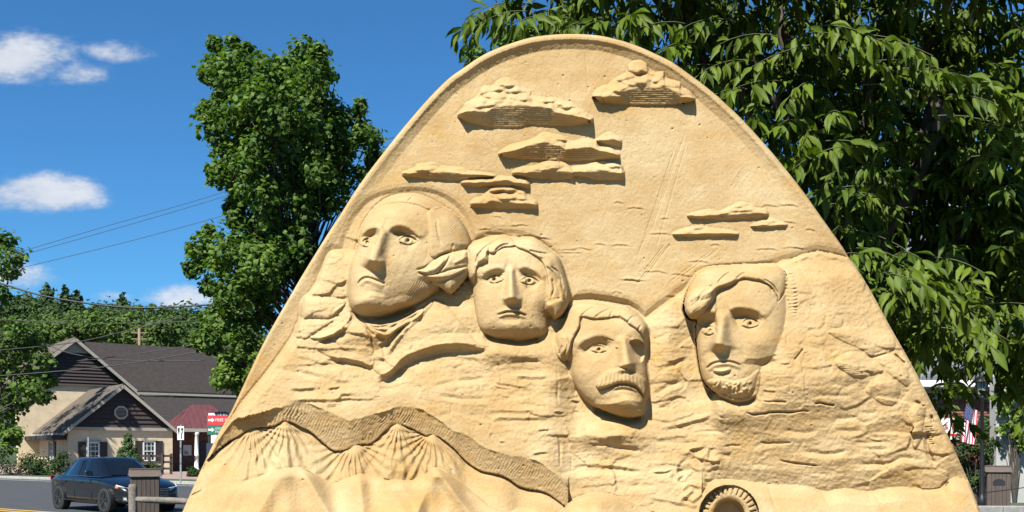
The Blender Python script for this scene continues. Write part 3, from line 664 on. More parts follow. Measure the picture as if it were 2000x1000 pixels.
# first head
g1 = crop(670, 370, 3.846)
SK1 = g1((185,205),(250,128),(330,70),(430,40),(540,36),(640,68),(740,128),(830,180),(900,260),(942,340),(962,410),(945,460),(900,560),(790,690),(700,775),(560,862),(430,912),(300,957),(200,962),(110,930),(58,880),(38,780),(40,680),(60,560),(100,460),(118,380),(140,290))
k1 = head(SK1, 54, 62, 20, (-.13, .10), 2.05)
bump(*g1((230, 560))[0], 44, 70, 9)
brow(g1((112,400),(135,335),(190,292),(255,280),(305,296)), 16, 6, 19, (.1, .12)); brow(g1((330,318),(370,280),(430,268),(500,290),(560,333),(605,376)), 15, 5, 15, (.12, .15))
nose(g1((300,290))[0], g1((208,526))[0], (11, 17), (18, 28), (12, 31), 19)
bump(*g1((290, 540))[0], 6, 5, 5)
eye(g1((180,402))[0], 12, 7.5, -.25, 7, (1, 0)); eye(g1((487,384))[0], 18.5, 8, .05, 7.5, (0, 0))
mouth(g1((102,716),(140,674),(182,660),(245,678),(325,710)), 7, 9, 6)
prof(g1((150,780),(200,762),(260,775),(330,800)), [-10, 0, 8], [0, -3, 0], (.3, .3))
bump(*g1((170, 830))[0], 26, 12, 8); bump(*g1((430, 560))[0], 34, 30, 7); bump(*g1((420,190))[0], 50, 24, 3)
ledge(g1((60,872),(190,862),(330,880),(450,850),(570,852)), 9, 14, 14, (.1, .1), 0)
hatch(g1((470,740),(600,660),(700,745),(680,780),(560,862),(480,840)), .55, 4., .75)
hair1 = part_id('hair', CUR[0])
band1 = g1((245,132),(330,70),(430,38),(540,34),(640,66),(745,128),(650,152),(560,116),(430,97),(330,108))
mark(band1, hair1, k1); dome(band1, 4.5, 5)
side1 = g1((640,165),(745,130),(832,182),(902,262),(944,342),(964,410),(935,465),(800,472),(660,505),(648,300))
mark(side1, hair1, k1); dome(side1, 5, 7)
hatch(g1((800,250),(900,270),(950,400),(900,450),(800,440)), .7, 3.6, .7); hatch(g1((620,110),(740,140),(680,150)), .8, 3.6, .6)
groove(g1((700,230),(712,330),(740,420)), 3, 2.6); groove(g1((485,90),(520,55)), 4, 2.5, (.1, .1)); groove(g1((815,470),(830,400)), 2, 3)
curl1 = g1((530,605),(600,580),(700,502),(800,468),(880,458),(940,462),(964,560),(948,640),(885,722),(815,788),(740,748),(650,690),(580,640))
dome(curl1, 28, 22, 2.0, base=lambda x, y: 50-.30*(x-850)-.10*(y-540), part=hair1)
ledge(g1((560,630),(660,655),(760,650),(850,625),(950,590)), 5, 8, 12, (.1, .1), 0)
for q in (g1((548,604),(640,575),(730,495),(805,470)), g1((560,622),(640,640),(720,632),(800,602),(945,575)), g1((700,640),(770,560),(810,490)), g1((640,690),(740,690),(800,670),(930,600))):
    groove(q, 4.5, 3.4, (.06, .1), .8)
for q in (g1((620,605),(700,590),(770,510)), g1((820,560),(900,520),(945,500))): ridge(q, 3, 5)
for q in (g1((110,945),(230,985),(350,975),(560,880),(690,790)), g1((150,990),(280,1020),(420,985),(600,890)), g1((240,1060),(330,1090),(430,1030),(620,920))): ridge(q, 5, 5, (.15, .15), 1)

dome(g1((120,960),(230,1000),(360,985),(560,885),(600,930),(430,1050),(330,1120),(240,1090),(160,1020)), 7, 10)
for q in (g1((60,930),(30,1010),(-60,1080),(-220,1140)), g1((230,1080),(260,1160),(300,1290)), g1((700,800),(560,960),(420,1100),(300,1290))): ridge(q, 6, 7, (.15, .2), 1)
for q in (g1((190,1030),(300,1065),(420,1010)), g1((150,1000),(260,1035),(400,990),(560,900)), g1((330,1120),(380,1080),(470,1030))): groove(q, 4, 3, (.15, .15), .8)
ledge(g1((-200,1120),(-60,1085),(20,1020)), 9, 8, 7, (.2, .1), 0)

# third head
g3 = crop(1080, 570, 3.846)
k3 = head(g3((60,260),(95,190),(140,112),(200,86),(320,81),(450,111),(560,126),(648,186),(708,260),(704,368),(694,510),(704,600),(710,680),(714,770),(694,830),(674,924),(560,944),(440,914),(300,854),(200,762),(140,650),(112,525),(30,480),(12,340)), 48, 48, 42, (.08, .16), 2.05)
bump(*g3((540, 600))[0], 30, 50, 7)
brow(g3((160,430),(225,368),(320,328),(410,333),(485,380)), 18, 4, 14)
groove(g3((365,352),(420,355),(465,378)), 2, 1.8); groove(g3((515,330),(560,332),(600,350)), 2, 1.8)
dome(g3((578,372),(640,362),(684,400),(690,470),(668,522),(640,515),(605,470),(585,410)), -22, 11, 2.)
nose(g3((530,340))[0], g3((562,545))[0], (16, 23), (9, 16), (10, 27), 15)
bump(*g3((505, 560))[0], 6, 5, 5)
eye(g3((345,432))[0], 17, 6.5, .03, 7)
ridge(g3((470,420),(490,405)), 3, 3)
must3 = part_id('moustache', CUR[0])
mu = g3((322,700),(348,640),(415,590),(500,572),(600,605),(680,645),(708,700),(714,790),(695,806),(640,728),(580,694),(500,688),(410,716),(345,730))
dome(mu, 13, 9, 2.); mark(mu, must3)
for i in range(13):
    q = i/12; a = g3((360+330*q, 610+45*q-60*math.sin(q*3.1)+20), (335+375*q, 715-34*math.sin(q*3.1)+60*q*q))
    groove(a, 1.4, 2, (.1, .1), 1)
groove(g3((340,735),(410,722),(500,694),(580,700),(640,734),(690,808)), 2.5, 2.4, (.05, .1))
prof(g3((430,735),(510,712),(590,722),(650,760)), [-4, 0, 5, 10], [0, 3, -2, 0], (.2, .2))
bump(*g3((560, 860))[0], 24, 14, 7); bump(*g3((240, 590))[0], 22, 24, 5); bump(*g3((380, 260))[0], 40, 18, 3)
ledge(g3((300,846),(400,848),(480,834),(560,812),(640,825),(690,828)), 8, 10, 14, (.1, .1), 0)
hair3 = part_id('hair', CUR[0])
h3 = g3((60,260),(95,190),(140,112),(200,86),(320,81),(450,111),(560,126),(648,186),(708,260),(704,368),(690,372),(645,296),(565,240),(485,190),(400,199),(300,204),(212,190),(204,260),(152,362),(112,515),(30,480),(12,340))
dome(h3, 10, 8); mark(h3, hair3)
for q in (g3((215,190),(205,260),(150,365),(112,510)), g3((310,195),(380,150),(460,115)), g3((430,190),(450,140),(480,120)), g3((210,185),(260,140),(340,105)), g3((490,180),(560,225),(570,215)), g3((560,230),(600,190),(640,200)), g3((80,480),(110,400),(100,330)), g3((50,470),(70,400)), g3((640,290),(660,250))):
    groove(q, 4.0, 3, (.1, .2), 1)

# fourth head
g4 = crop(1310, 500, 3.333)
k4 = head(g4((80,350),(90,270),(122,190),(180,110),(250,74),(400,62),(560,54),(690,58),(765,130),(785,300),(790,430),(770,580),(720,690),(630,760),(560,900),(500,938),(420,944),(330,910),(250,864),(200,787),(170,620),(161,480),(166,420),(112,410)), 48, 54, 38, (-.06, .14), 2.05)
bump(*g4((330, 560))[0], 36, 60, 9)
brow(g4((160,455),(185,397),(235,365),(304,362)), 20, 5, 16, (.1, .1)); brow(g4((370,356),(430,335),(500,338),(570,358),(630,412)), 18, 6, 16, (.1, .15))
nose(g4((345,372))[0], g4((310,570))[0], (12, 17), (14, 24), (9, 28), 18)
bump(*g4((365, 588))[0], 6, 5, 5)
eye(g4((252,486))[0], 13, 8.5, -.2, 7.5, (1, 0)); eye(g4((517,440))[0], 18, 8.5, .0, 8)
mouth(g4((225,738),(275,698),(345,684),(405,690),(465,714)), 6, 8, 6)
prof(g4((270,745),(330,752),(400,735)), [-6, 0, 4, 14], [0, 3.5, -4.5, 0], (.2, .2))
bump(*g4((570, 560))[0], 28, 20, 8); prof(g4((390,580),(440,640),(490,680)), [-10, 0, 12], [0, -4, 0], (.3, .3)); prof(g4((255,600),(215,660),(200,730)), [-8, 0, 8], [0, -4, 0], (.3, .3))
bump(*g4((480, 250))[0], 44, 24, 4)
prof(g4((440,655),(560,668),(700,640)), [-14, 0, 12, 26], [0, 2, -4, 0], (.2, .2))
beard4 = part_id('beard', CUR[0])
bd = g4((238,810),(330,800),(420,812),(500,790),(575,740),(580,820),(560,900),(500,938),(420,944),(330,910),(250,864))
mark(bd, beard4); dome(bd, 6, 12)
for i in range(34):
    q = rngs.uniform(0, 1, 2); cx = 270+270*q[0]; cy = 815+100*q[1]-.1*(cx-400)*(cx > 400)
    a = rngs.uniform(.2, 1.6); l = rngs.uniform(14, 26)
    ridge(g4((cx-l*math.cos(a), cy+l*math.sin(a)), (cx+4, cy-2), (cx+l*math.cos(a), cy-l*math.sin(a))), 2.4, 3.4, (.2, .2), 1)
hair4 = part_id('hair', CUR[0])
h4 = g4((80,350),(90,270),(122,190),(180,110),(250,74),(400,62),(560,54),(690,58),(755,130),(745,230),(700,300),(690,260),(630,188),(530,153),(455,152),(385,196),(312,214),(275,292),(168,414),(112,410))
dome(h4, 12, 10); mark(h4, hair4)
_w = window(np.array(h4), 2); H[_w] -= np.where(inside(smooth_line(h4, True, 5), PX[_w], PY[_w]), 10*sst((PX[_w]-1478)/45), 0)
dome(g4((80,350),(95,270),(150,220),(260,200),(290,230),(260,300),(168,414),(112,410)), 12, 14)
ledge(g4((95,330),(150,270),(230,250),(290,205),(360,175),(440,140)), 6, 8, 9, (.1, .1), 0)
for q in (g4((300,180),(350,130),(400,100)), g4((430,150),(460,120),(500,105)), g4((240,110),(180,160),(150,230)), g4((600,150),(660,185),(710,260)), g4((555,150),(640,195),(670,250)), g4((170,300),(210,240),(290,180))):
    groove(q, 4, 3, (.15, .25), 1)
hatch(g4((110,330),(170,270),(230,270),(200,330),(150,390)), .9, 4, .9)
hatch(g4((735,80),(800,100),(840,300),(800,420),(750,300)), 1.45, 7, 1.4, 6, 5, 3)

PLAB.update({k1: 'carved head with smooth swept wig and a side curl, turned left', k2: 'carved head with wavy centre parted hair facing forward', k3: 'carved head with bushy moustache turned to the right', k4: 'carved head with curly chin beard and swept hair'})
hm_ = np.isin(PART, [i for i, q in enumerate(PPAR) if q is not None]+[k1, k2, k3, k4]); H += np.where(hm_, -.7*vnoise(PX, PY, 26, 22, 88, 3)+.25*blur(facet(PX, PY, 16, 12, 89, .3, 2.2), 1), 0)
mk_ = blur(hm_.astype(float), 7); gyk, gxk = np.gradient(mk_); sd_ = np.abs(gxk)/(np.abs(gxk)+np.abs(gyk)+1e-4)
wk_ = .8*np.clip(4*mk_*(1-mk_), 0, 1)*sd_**2*sst((PY-470)/60)*((PX < 720) | (PX > 1075)); H = H*(1-wk_)+blur(H, 8)*wk_
# narrow shadow gap under chins so they sit clear of the rock
for q in (g1((58,890),(110,938),(200,970),(300,966),(430,922),(560,872)), g3((300,860),(440,920),(560,952),(672,930)), g4((245,870),(330,916),(420,950),(500,944),(560,905)), g2((180,876),(280,918),(400,934),(500,944),(665,910))):
    prof(q, [-1.5, 1.2, 6, 14], [0, -12, -8, 0], (.12, .12))
prof(g2((760,775),(830,748),(882,655),(890,560)), [-8, -3, -1, 0], [0, -10, -12, 0], (.15, .25))

H += .35*vnoise(PX, PY, 6, 6, 95, 2)+.2*vnoise(PX, PY, 2.6, 2.6, 96, 1)
pit = np.random.RandomState(5)
for i in range(260):
    cx, cy = pit.uniform(420, 1850), pit.uniform(110, 1000); r = pit.uniform(1.0, 2.2)
    bump(cx, cy, r, r*.8, -pit.uniform(1, 3.2))
H = .7*H+.3*blur(H, 1)
H = H+.35*(H-blur(H, 5))
# ---------------------------------------------------------------- the carved wall as real geometry, leaning back, one mesh per carved part
TILT = math.tan(R(4)); YB = 5.0
def wallY(py): return (YB+TILT*(EYE-1.4))/(1-TILT*(HZ-py)/FPX)
gyS, gxS = np.gradient(SD, GS); gl = np.maximum(np.hypot(gxS, gyS), 1e-6)
snap = np.where((SD < 0) & (SD > -2.2*GS), -SD, 0)
VX = PX+gxS/gl*snap; VY = PY+gyS/gl*snap
Yp = wallY(VY); Yd = Yp-H*Yp/FPX
P3 = np.stack([(VX-1000)/FPX*Yd, Yd, EYE+(HZ-VY)/FPX*Yd], -1)
du = np.gradient(P3, axis=1); dv = np.gradient(P3, axis=0)
NRM = np.cross(dv, du); NRM /= np.linalg.norm(NRM, axis=-1, keepdims=True)
NRM[NRM[..., 1] > 0] *= -1
ok = SD > -1.6*GS
fok = ok[:-1, :-1] & ok[1:, :-1] & ok[:-1, 1:] & ok[1:, 1:]
idx = np.arange(NYG*NXG).reshape(NYG, NXG)
FQ = np.stack([idx[:-1, :-1], idx[1:, :-1], idx[1:, 1:], idx[:-1, 1:]], -1)
SAND = sand_mat()
root = empty('sand_sculpture', (0, 5.4, 0)); tag(root, 'huge arched sand sculpture carved with four heads, clouds and mountains', 'sand sculpture')
bpy.context.view_layer.update()
OFF = np.array([0, 5.4, 0])
PVf = P3.reshape(-1, 3)-OFF; NVf = NRM.reshape(-1, 3)
objs = {}
for k, nm in enumerate(PARTS):
    m = fok & (PART[:-1, :-1] == k)
    if m.sum() < 6: continue
    F = FQ[m]; u, inv = np.unique(F.ravel(), return_inverse=True)
    me = np_mesh(nm, PVf[u], inv.reshape(-1, 4), True, NVf[u])
    par = objs.get(PPAR[k], root) if PPAR[k] is not None else root
    objs[k] = link(nm, me, SAND, par)
for k, l in PLAB.items():
    if k in objs: objs[k]['label'] = l
# flanks, back and the foot of the heap
def wp(px, py, h=0.): Y = wallY(py); Y = Y-h*Y/FPX; return Vector(((px-1000)/FPX*Y, Y, EYE+(HZ-py)/FPX*Y))-Vector(OFF)
ol = [tuple(p) for p in OUTS]
fr = [wp(x, y, -8) for x, y in ol]; bk = [Vector((p.x*.985, p.y+.62-.1*(p.z-1), p.z-.03)) for p in fr]
mb = MB(); n = len(fr); mb.add(fr+bk, [(i, i+1, n+i+1, n+i) for i in range(n-1)]+[tuple(range(n, 2*n))]); mb.build('slab_flank', SAND, root, True)
bl = [wp(x, 1063, float(H[-1, int((x-GX0)/GS)])) for x in np.linspace(330, 1936, 60)]
gl_ = [Vector((p.x*1.06, p.y-.35-.05*math.sin(i*.9), -.02)) for i, p in enumerate(bl)]
bb = [Vector((bl[-1].x*1.06, bl[-1].y+1.1, -.02)), Vector((bl[0].x*1.06, bl[0].y+1.1, -.02))]
mb = MB(); n = 60
mb.add(bl+gl_, [(i, i+1, n+i+1, n+i) for i in range(n-1)])
mb.add([bl[0], gl_[0], bb[1], bk[0]], [(0, 1, 2, 3)]); mb.add([bl[-1], gl_[-1], bb[0], bk[-1]], [(0, 3, 2, 1)]); mb.add([bk[0], bk[-1], bb[0], bb[1]], [(0, 1, 2, 3)])
mb.build('heap_foot', SAND, root, True)
# ---------------------------------------------------------------- ground, road, kerbs
G = mat('ground_grass', (.05, .07, .022), .95, .3, 1.5, .4, 25)
ASPH = mat('asphalt', (.045, .045, .048), .88, .18, 1.2, .35, 90)
KERB = mat('kerb_stone', (.36, .35, .32), .9, .15, 5, .3, 40)
YEL = mat('road_yellow', (.55, .33, .04), .7, .12, 9); WHT = mat('road_white', (.62, .62, .6), .7, .12, 9)
PAVE = mat('paving_brick', (.20, .085, .06), .9, .3, 5, .3, 30)
BOUNCE = mat('warm_bounce_ground', (.34, .235, .135), .95, .25, 8, .5, 30)  # warm tan chosen to bounce light up onto the carved wall
def sheet(name, pts, z, m, label=None):
    me = bpy.data.meshes.new(name); me.from_pydata([(x, y, z) for x, y in pts], [], [tuple(range(len(pts)))]); o = link(name, me, m)
    if o.data.polygons[0].normal.z < 0: o.data.flip_normals()
    o['kind'] = 'structure'; return o
sheet('ground', [(-1500, -300), (1500, -300), (1500, 2200), (-1500, 2200)], 0, G)
rd = Vector((.80, -.60, 0)); rn = Vector((.60, .80, 0))          # along the road, across it (away from us)
K0 = Vector((-24.5, 55.2, 0))                                    # a point on the far kerb
def rp(a, b): p = K0+rd*a+rn*b; return (p.x, p.y)
sheet('road', [rp(-160, 0), rp(160, 0), rp(160, -27), rp(-160, -27)], .004, ASPH)
def strip(name, b0, b1, z, m, a0=-80, a1=90):
    return sheet(name, [rp(a0, b1), rp(a1, b1), rp(a1, b0), rp(a0, b0)], z, m)
strip('yellow_line', -15.55, -15.35, .008, YEL); strip('yellow_line', -15.95, -15.75, .008, YEL); strip('white_edge_line', -1.3, -1.12, .008, WHT)
kerb_root = MB()
for i in range(-34, 30):
    a = i*1.83; c = K0+rd*(a+.9)+rn*.1; kerb_root.box((c.x, c.y, .07), (1.80, .2, .15), math.atan2(rd.y, rd.x))
ko = kerb_root.build('kerb', KERB, None, False, .012); ko['kind'] = 'structure'
WALK = mat('walkway', (.30, .21, .17), .9, .2, 3, .2, 30)
sheet('verge', [rp(-120, .2), rp(120, .2), rp(120, 2.2), rp(-120, 2.2)], .15, G)
sheet('pavement', [rp(-120, 2.2), rp(120, 2.2), rp(120, 26), rp(-120, 26)], .146, WALK)
sheet('plaza_paving', [(3.5, 12), (40, 12), (40, 40), (3.5, 40)], .004, PAVE)
sheet('bounce_bed', [(-7, .3), (7.5, .3), (7.5, 7.5), (-7, 7.5)], .006, BOUNCE)  # ground below the frame, unseen, coloured to throw warm light on the sculpture
# hillside far behind the houses
def hill():
    xs = np.linspace(-260, 120, 60); ys = np.linspace(104, 420, 46); A, B = np.meshgrid(xs, ys)
    Z = -1+30*np.clip((B-105)/150, 0, 1.3)**.8*(1-.22*sst((A+110)/100))*sst((40-A)/60)+1.0*vnoise(A, B, 40, 40, 301, 2)*sst((B-110)/30)
    V = np.stack([A, B, Z], -1).reshape(-1, 3); i = np.arange(V.shape[0]).reshape(A.shape)
    F = np.stack([i[:-1, :-1], i[:-1, 1:], i[1:, 1:], i[1:, :-1]], -1).reshape(-1, 4)
    o = link('hill', np_mesh('hill', V, F), mat('hill_floor', (.03, .05, .018), .95, .3, .2)); o['kind'] = 'structure'
hill()

# ---------------------------------------------------------------- foliage
rg = np.random.RandomState(12)
def rotm(n):
    """n random rotation matrices"""
    q = rg.normal(size=(n, 4)); q /= np.linalg.norm(q, axis=1, keepdims=True); w, x, y, z = q.T
    return np.stack([np.stack([1-2*(y*y+z*z), 2*(x*y-z*w), 2*(x*z+y*w)], -1), np.stack([2*(x*y+z*w), 1-2*(x*x+z*z), 2*(y*z-x*w)], -1), np.stack([2*(x*z-y*w), 2*(y*z+x*w), 1-2*(x*x+y*y)], -1)], 1)
OAKLEAF = (np.array([(0, 0, 0), (-.22, .3, .04), (.22, .3, .04), (-.38, .62, .0), (.38, .62, .0), (0, 1, -.12), (0, .5, .1)]), np.array([(0, 6, 1), (0, 2, 6), (1, 6, 3), (6, 2, 4), (3, 6, 5), (6, 4, 5)]))
TRI = (np.array([(-.42, 0, 0), (.42, 0, .05), (.05, 1, .1), (-.1, .45, .28)]), np.array([(0, 1, 3), (1, 2, 3), (2, 0, 3)]))
def scatter(pos, size, tmpl, up=.55, jit=.35, out=None):
    """leaf templates at pos; leaves lean to face up and outwards"""
    T, F = tmpl; n = len(pos); k = len(T)
    nrm = rg.normal(size=(n, 3)); nrm /= np.linalg.norm(nrm, axis=1, keepdims=True)
    nrm = nrm*(1-up); nrm[:, 2] += up
    if out is not None: nrm += out*.5
    nrm /= np.linalg.norm(nrm, axis=1, keepdims=True)
    d = rg.normal(size=(n, 3)); d[:, 2] -= .35; d -= nrm*(d*nrm).sum(1)[:, None]; d /= np.linalg.norm(d, axis=1, keepdims=True)
    s = np.cross(d, nrm); sz = size*(1+jit*(rg.rand(n)*2-1))
    V = pos[:, None]+sz[:, None, None]*(T[None, :, 0, None]*s[:, None]+(T[None, :, 1, None]-.4)*d[:, None]+T[None, :, 2, None]*nrm[:, None])
    FF = (F[None]+(np.arange(n)*k)[:, None, None]).reshape(-1, 3)
    return V.reshape(-1, 3), FF
def clump_points(C, rad, n, flat=.75, shell=.5):
    P = []; O = []
    for c, r in zip(C, rad):
        d = rg.normal(size=(n, 3)); d /= np.linalg.norm(d, axis=1, keepdims=True)
        q = (shell+(1-shell)*rg.rand(n))**.6*(1+.24*rg.normal(size=n))
        P.append(np.array(c)+d*q[:, None]*r*np.array([1, 1, flat])); O.append(d)
    return np.vstack(P), np.vstack(O)
BARK = mat('bark', (.075, .058, .043), .95, .35, 14, .8, 30, sc3=(1, 1, .3))
def limb_mb(mb, a, b, r0, r1, sag=.0, seg=5, n=6):
    a = Vector(a); b = Vector(b); pts = []
    for i in range(seg+1):
        t = i/seg; p = a.lerp(b, t); p.z += sag*math.sin(math.pi*t); w = (b-a).length*.04
        if 0 < i < seg: p += Vector(rg.normal(size=3)*w)
        pts.append(p)
    mb.tube(pts, [r0+(r1-r0)*i/seg for i in range(seg+1)], n)
def tree(name, base, centres, radii, nleaf, leaf, tmpl, lmat, label, cat='tree', group=None, trunk=(.25, .1), flat=.75, up=.5, th=None, shell=.5):
    base = Vector(base); root = empty(name, base); tag(root, label, cat, group)
    C = np.array(centres); ctr = C.mean(0); top = Vector((base.x*.3+ctr[0]*.7, base.y*.3+ctr[1]*.7, C[:, 2].min()*.35+ctr[2]*.65)) if th is None else Vector(th)
    mb = MB(); mid = base.lerp(top, .5)+Vector((.1, 0, 0))
    mb.tube([base-base, mid-base, top-base], [trunk[0], trunk[0]*.7, trunk[1]], 9)
    for i in range(len(C)):
        c = Vector(C[i])-base; t = min(.95, max(.25, (c.z*.72)/max(top.z-base.z, .1)))
        s = (mid-base).lerp(top-base, max(0, t*2-1)) if t > .5 else (top-base)*t
        limb_mb(mb, s, c, trunk[1]*.28, trunk[1]*.07, .05, 4, 5)
    mb.build('trunk', BARK, root, True)
    P, O = clump_points(C-np.array(base), radii, nleaf, flat, shell)
    V, F = scatter(P, leaf, tmpl, up, .4, O)
    link('crown', np_mesh('crown', V, F, False), lmat, root)
    return root
LOAK = leaf_mat('oak_leaf', (.030, .066, .012), (.105, .165, .026), .6, .3, .8)
LFAR = leaf_mat('wood_leaf', (.015, .034, .011), (.062, .098, .022), .7, .15, .25)
LPINE = leaf_mat('pine_needle', (.014, .032, .012), (.045, .075, .024), .7, .08, .4)
LLIME = leaf_mat('fresh_leaf', (.05, .09, .012), (.14, .21, .03), .55, .3, .8)
LSHR = leaf_mat('shrub_leaf', (.012, .030, .010), (.05, .085, .02), .55, .15, 2.)
LCH = leaf_mat('cherry_leaf', (.020, .042, .004), (.105, .150, .011), .55, .25, 1.3)

# the big oak behind the left flank of the sculpture
OP = np.array([(404,55),(433,70),(461,62),(480,84),(494,58),(522,98),(540,112),(564,66),(590,66),(625,54),(640,80),(660,118),(663,150),(660,175),(682,203),(700,194),(716,190),(728,237),(730,270),(745,280),(735,330),(660,430),(590,540),(520,660),(470,740),(440,728),(420,700),(390,708),(365,690),(358,668),(385,640),(356,612),(358,592),(410,585),(374,552),(342,530),(350,500),(364,472),(350,445),(342,402),(375,425),(400,440),(440,422),(415,384),(393,336),(406,302),(378,266),(362,232),(375,205),(402,190),(378,166),(384,133),(397,100)], float)
OY = 24.0
cs = []; rr_ = []; tries = 0
while len(cs) < 262 and tries < 14000:
    tries += 1; p = np.array([rg.uniform(335, 800), rg.uniform(48, 760)])
    inn = bool(inside(OP, np.array([p[0]]), np.array([p[1]]))[0]) or (p[0] > 600 and p[1] > 300 and p[0] < 760)
    d = line_dist(OP, np.array([p[0]]), np.array([p[1]]), True)[0][0]
    if not inn or (d < 13 and p[0] < 700): continue
    if 470 < p[0] < 560 and 438 < p[1] < 470: continue
    r = min(34, max(15, d*.85)) if p[0] < 720 else 26
    dep = rg.uniform(-1, 1)*min(2.6, .35+d*.022)
    w = at3(p[0], p[1], OY+dep)
    if any((Vector(c)-w).length < .44 for c in cs): continue
    cs.append(tuple(w)); rr_.append(r/FPX*OY*rg.uniform(.8, 1.05))
oak = tree('oak_tree', (at3(600, 900, OY).x, OY, 0), cs, rr_, 165, .14, OAKLEAF, LOAK, 'tall leafy green oak rising behind the left flank of the sculpture', trunk=(.30, .09), shell=.35, up=.42, flat=1.05)
# small crown showing over the top left of the arch
cs = [tuple(at3(x, y, 27)) for x, y in ((930,112),(945,130),(1000,80),(1040,66),(1075,60),(1010,110),(1060,100),(980,140),(1100,80),(950,170),(1020,180),(1080,160))]
tree('arch_tree', (at3(1020, 900, 27).x, 27, 0), cs, [.38, .4, .36, .3, .3, .5, .5, .6, .4, .6, .8, .8], 130, .19, OAKLEAF, LOAK, 'tree crown peeking over the top left of the sculpture arch', trunk=(.25, .12))
# tree at the left edge, in front of the house
cs = []; rr_ = []
for x, y, r in ((-30,470,38),(10,468,24),(30,500,24),(-20,520,40),(18,530,24),(-40,570,40),(0,575,26),(-10,620,40),(30,640,30),(60,670,30),(20,680,36),(80,700,26),(50,720,34),(95,745,18),(15,740,40),(60,765,30),(-20,690,50),(30,790,34),(0,825,40),(-40,770,50),(-60,630,60),(85,775,18),(-10,870,40),(25,850,22)):
    cs.append(tuple(at3(x, y, 63+rg.uniform(-2, 2.5)))); rr_.append(r/FPX*63)
tree('edge_tree', (at3(-40, 900, 61).x, 61, .15), cs, rr_, 190, .32, OAKLEAF, LOAK, 'leafy tree at the left edge hanging over the house roof', trunk=(.4, .2), shell=.35)
# bright young tree behind the lower oak branches
cs = [tuple(at3(x, y, 34+rg.uniform(-1, 1))) for x, y in ((455,715),(478,700),(440,740),(470,745),(500,720),(520,690),(490,760),(550,700),(545,740))]
tree('young_tree', (at3(490, 900, 34).x, 34, 0), cs, [.5]*9, 230, .2, OAKLEAF, LLIME, 'bright yellow green young tree beside the sculpture below the oak', trunk=(.12, .06))

# wooded hillside: single trees one can tell apart on the skyline, the rest one mass
def round_crown(seed, n=26, s=1.):
    rs = np.random.RandomState(seed); C = rs.normal(size=(n, 3)); C /= np.linalg.norm(C, axis=1, keepdims=True); C *= (rs.rand(n, 1)**.4)*np.array([3.2, 3.2, 3.4]); C[:, 2] += 6.8
    return C*s
def pine_mesh(seed):
    rs = np.random.RandomState(seed); P = []; O = []
    for l in range(13):
        z = 3+l*.85+rs.uniform(-.2, .2); r = (13.8-z)*.30*rs.uniform(.65, 1.2)
        for k in range(7):
            a = rs.uniform(0, 6.28); m = 34
            t = rs.rand(m)**.7; P.append(np.stack([np.cos(a)*r*t, np.sin(a)*r*t, z+.35*t*r*.5+rs.normal(size=m)*.16], -1)+rs.normal(size=(m, 3))*.22); O.append(np.tile([np.cos(a), np.sin(a), .4], (m, 1)))
    P.append(np.stack([rs.normal(size=60)*.12, rs.normal(size=60)*.12, rs.uniform(12.5, 14.6, 60)], -1)); O.append(np.tile([0, 0, 1.], (60, 1)))
    V, F = scatter(np.vstack(P), .5, TRI, .3, .4, np.vstack(O)); return np_mesh('crown', V, F, False)
def decid_mesh(seed):
    C = round_crown(seed); P, O = clump_points(C, [1.25]*len(C), 110, .8, .4); V, F = scatter(P, .52, TRI, .45, .4, O); return np_mesh('crown', V, F, False)
pm = [pine_mesh(i) for i in (1, 2, 3)]; dm = [decid_mesh(i) for i in (4, 5, 6)]
tmb = MB(); tmb.tube([(0, 0, -8), (0, 0, 6), (.1, 0, 9)], [.32, .22, .05], 7); 
tk = tmb.build('trunk', BARK, None, True); tme = tk.data; bpy.data.objects.remove(tk)
skyline = [(8,575,'d',0),(60,562,'d',1),(92,556,'p',0),(128,562,'p',1),(150,572,'p',2),(182,578,'d',0),(216,578,'d',2),(240,576,'p',1),(262,584,'d',1),(288,592,'d',0),(318,596,'d',1),(345,598,'d',2),(372,606,'d',2),(405,604,'d',1),(440,600,'d',0)]
def place_tree(name, x, y, Y, kind, v, label, group):
    t = at3(x, y, Y); hgt = 14.4 if kind == 'p' else 11.2; s = rg.uniform(1.1, 1.5)
    r = empty(name, (t.x, Y, t.z-hgt*s), rg.uniform(0, 6.28)); r.scale = (s, s, s); tag(r, label, 'tree', group)
    link('crown', (pm if kind == 'p' else dm)[v], LPINE if kind == 'p' else LFAR, r); link('trunk', tme, BARK, r); return r
ordw = ['first', 'second', 'third', 'fourth', 'fifth', 'sixth', 'seventh', 'eighth', 'ninth', 'tenth', 'eleventh', 'twelfth']
cnt = {'p': 0, 'd': 0}
for x, y, kd, v in skyline:
    w_ = ordw[cnt[kd]]; cnt[kd] += 1
    place_tree('pine_tree' if kd == 'p' else 'woodland_tree', x, y, 150+rg.uniform(-8, 12), kd, v, ('dark pointed pine on the hill skyline, %s pine from the left' if kd == 'p' else 'round leafy tree on the hill skyline, %s such tree from the left') % w_, 'trees on the far wooded hill')
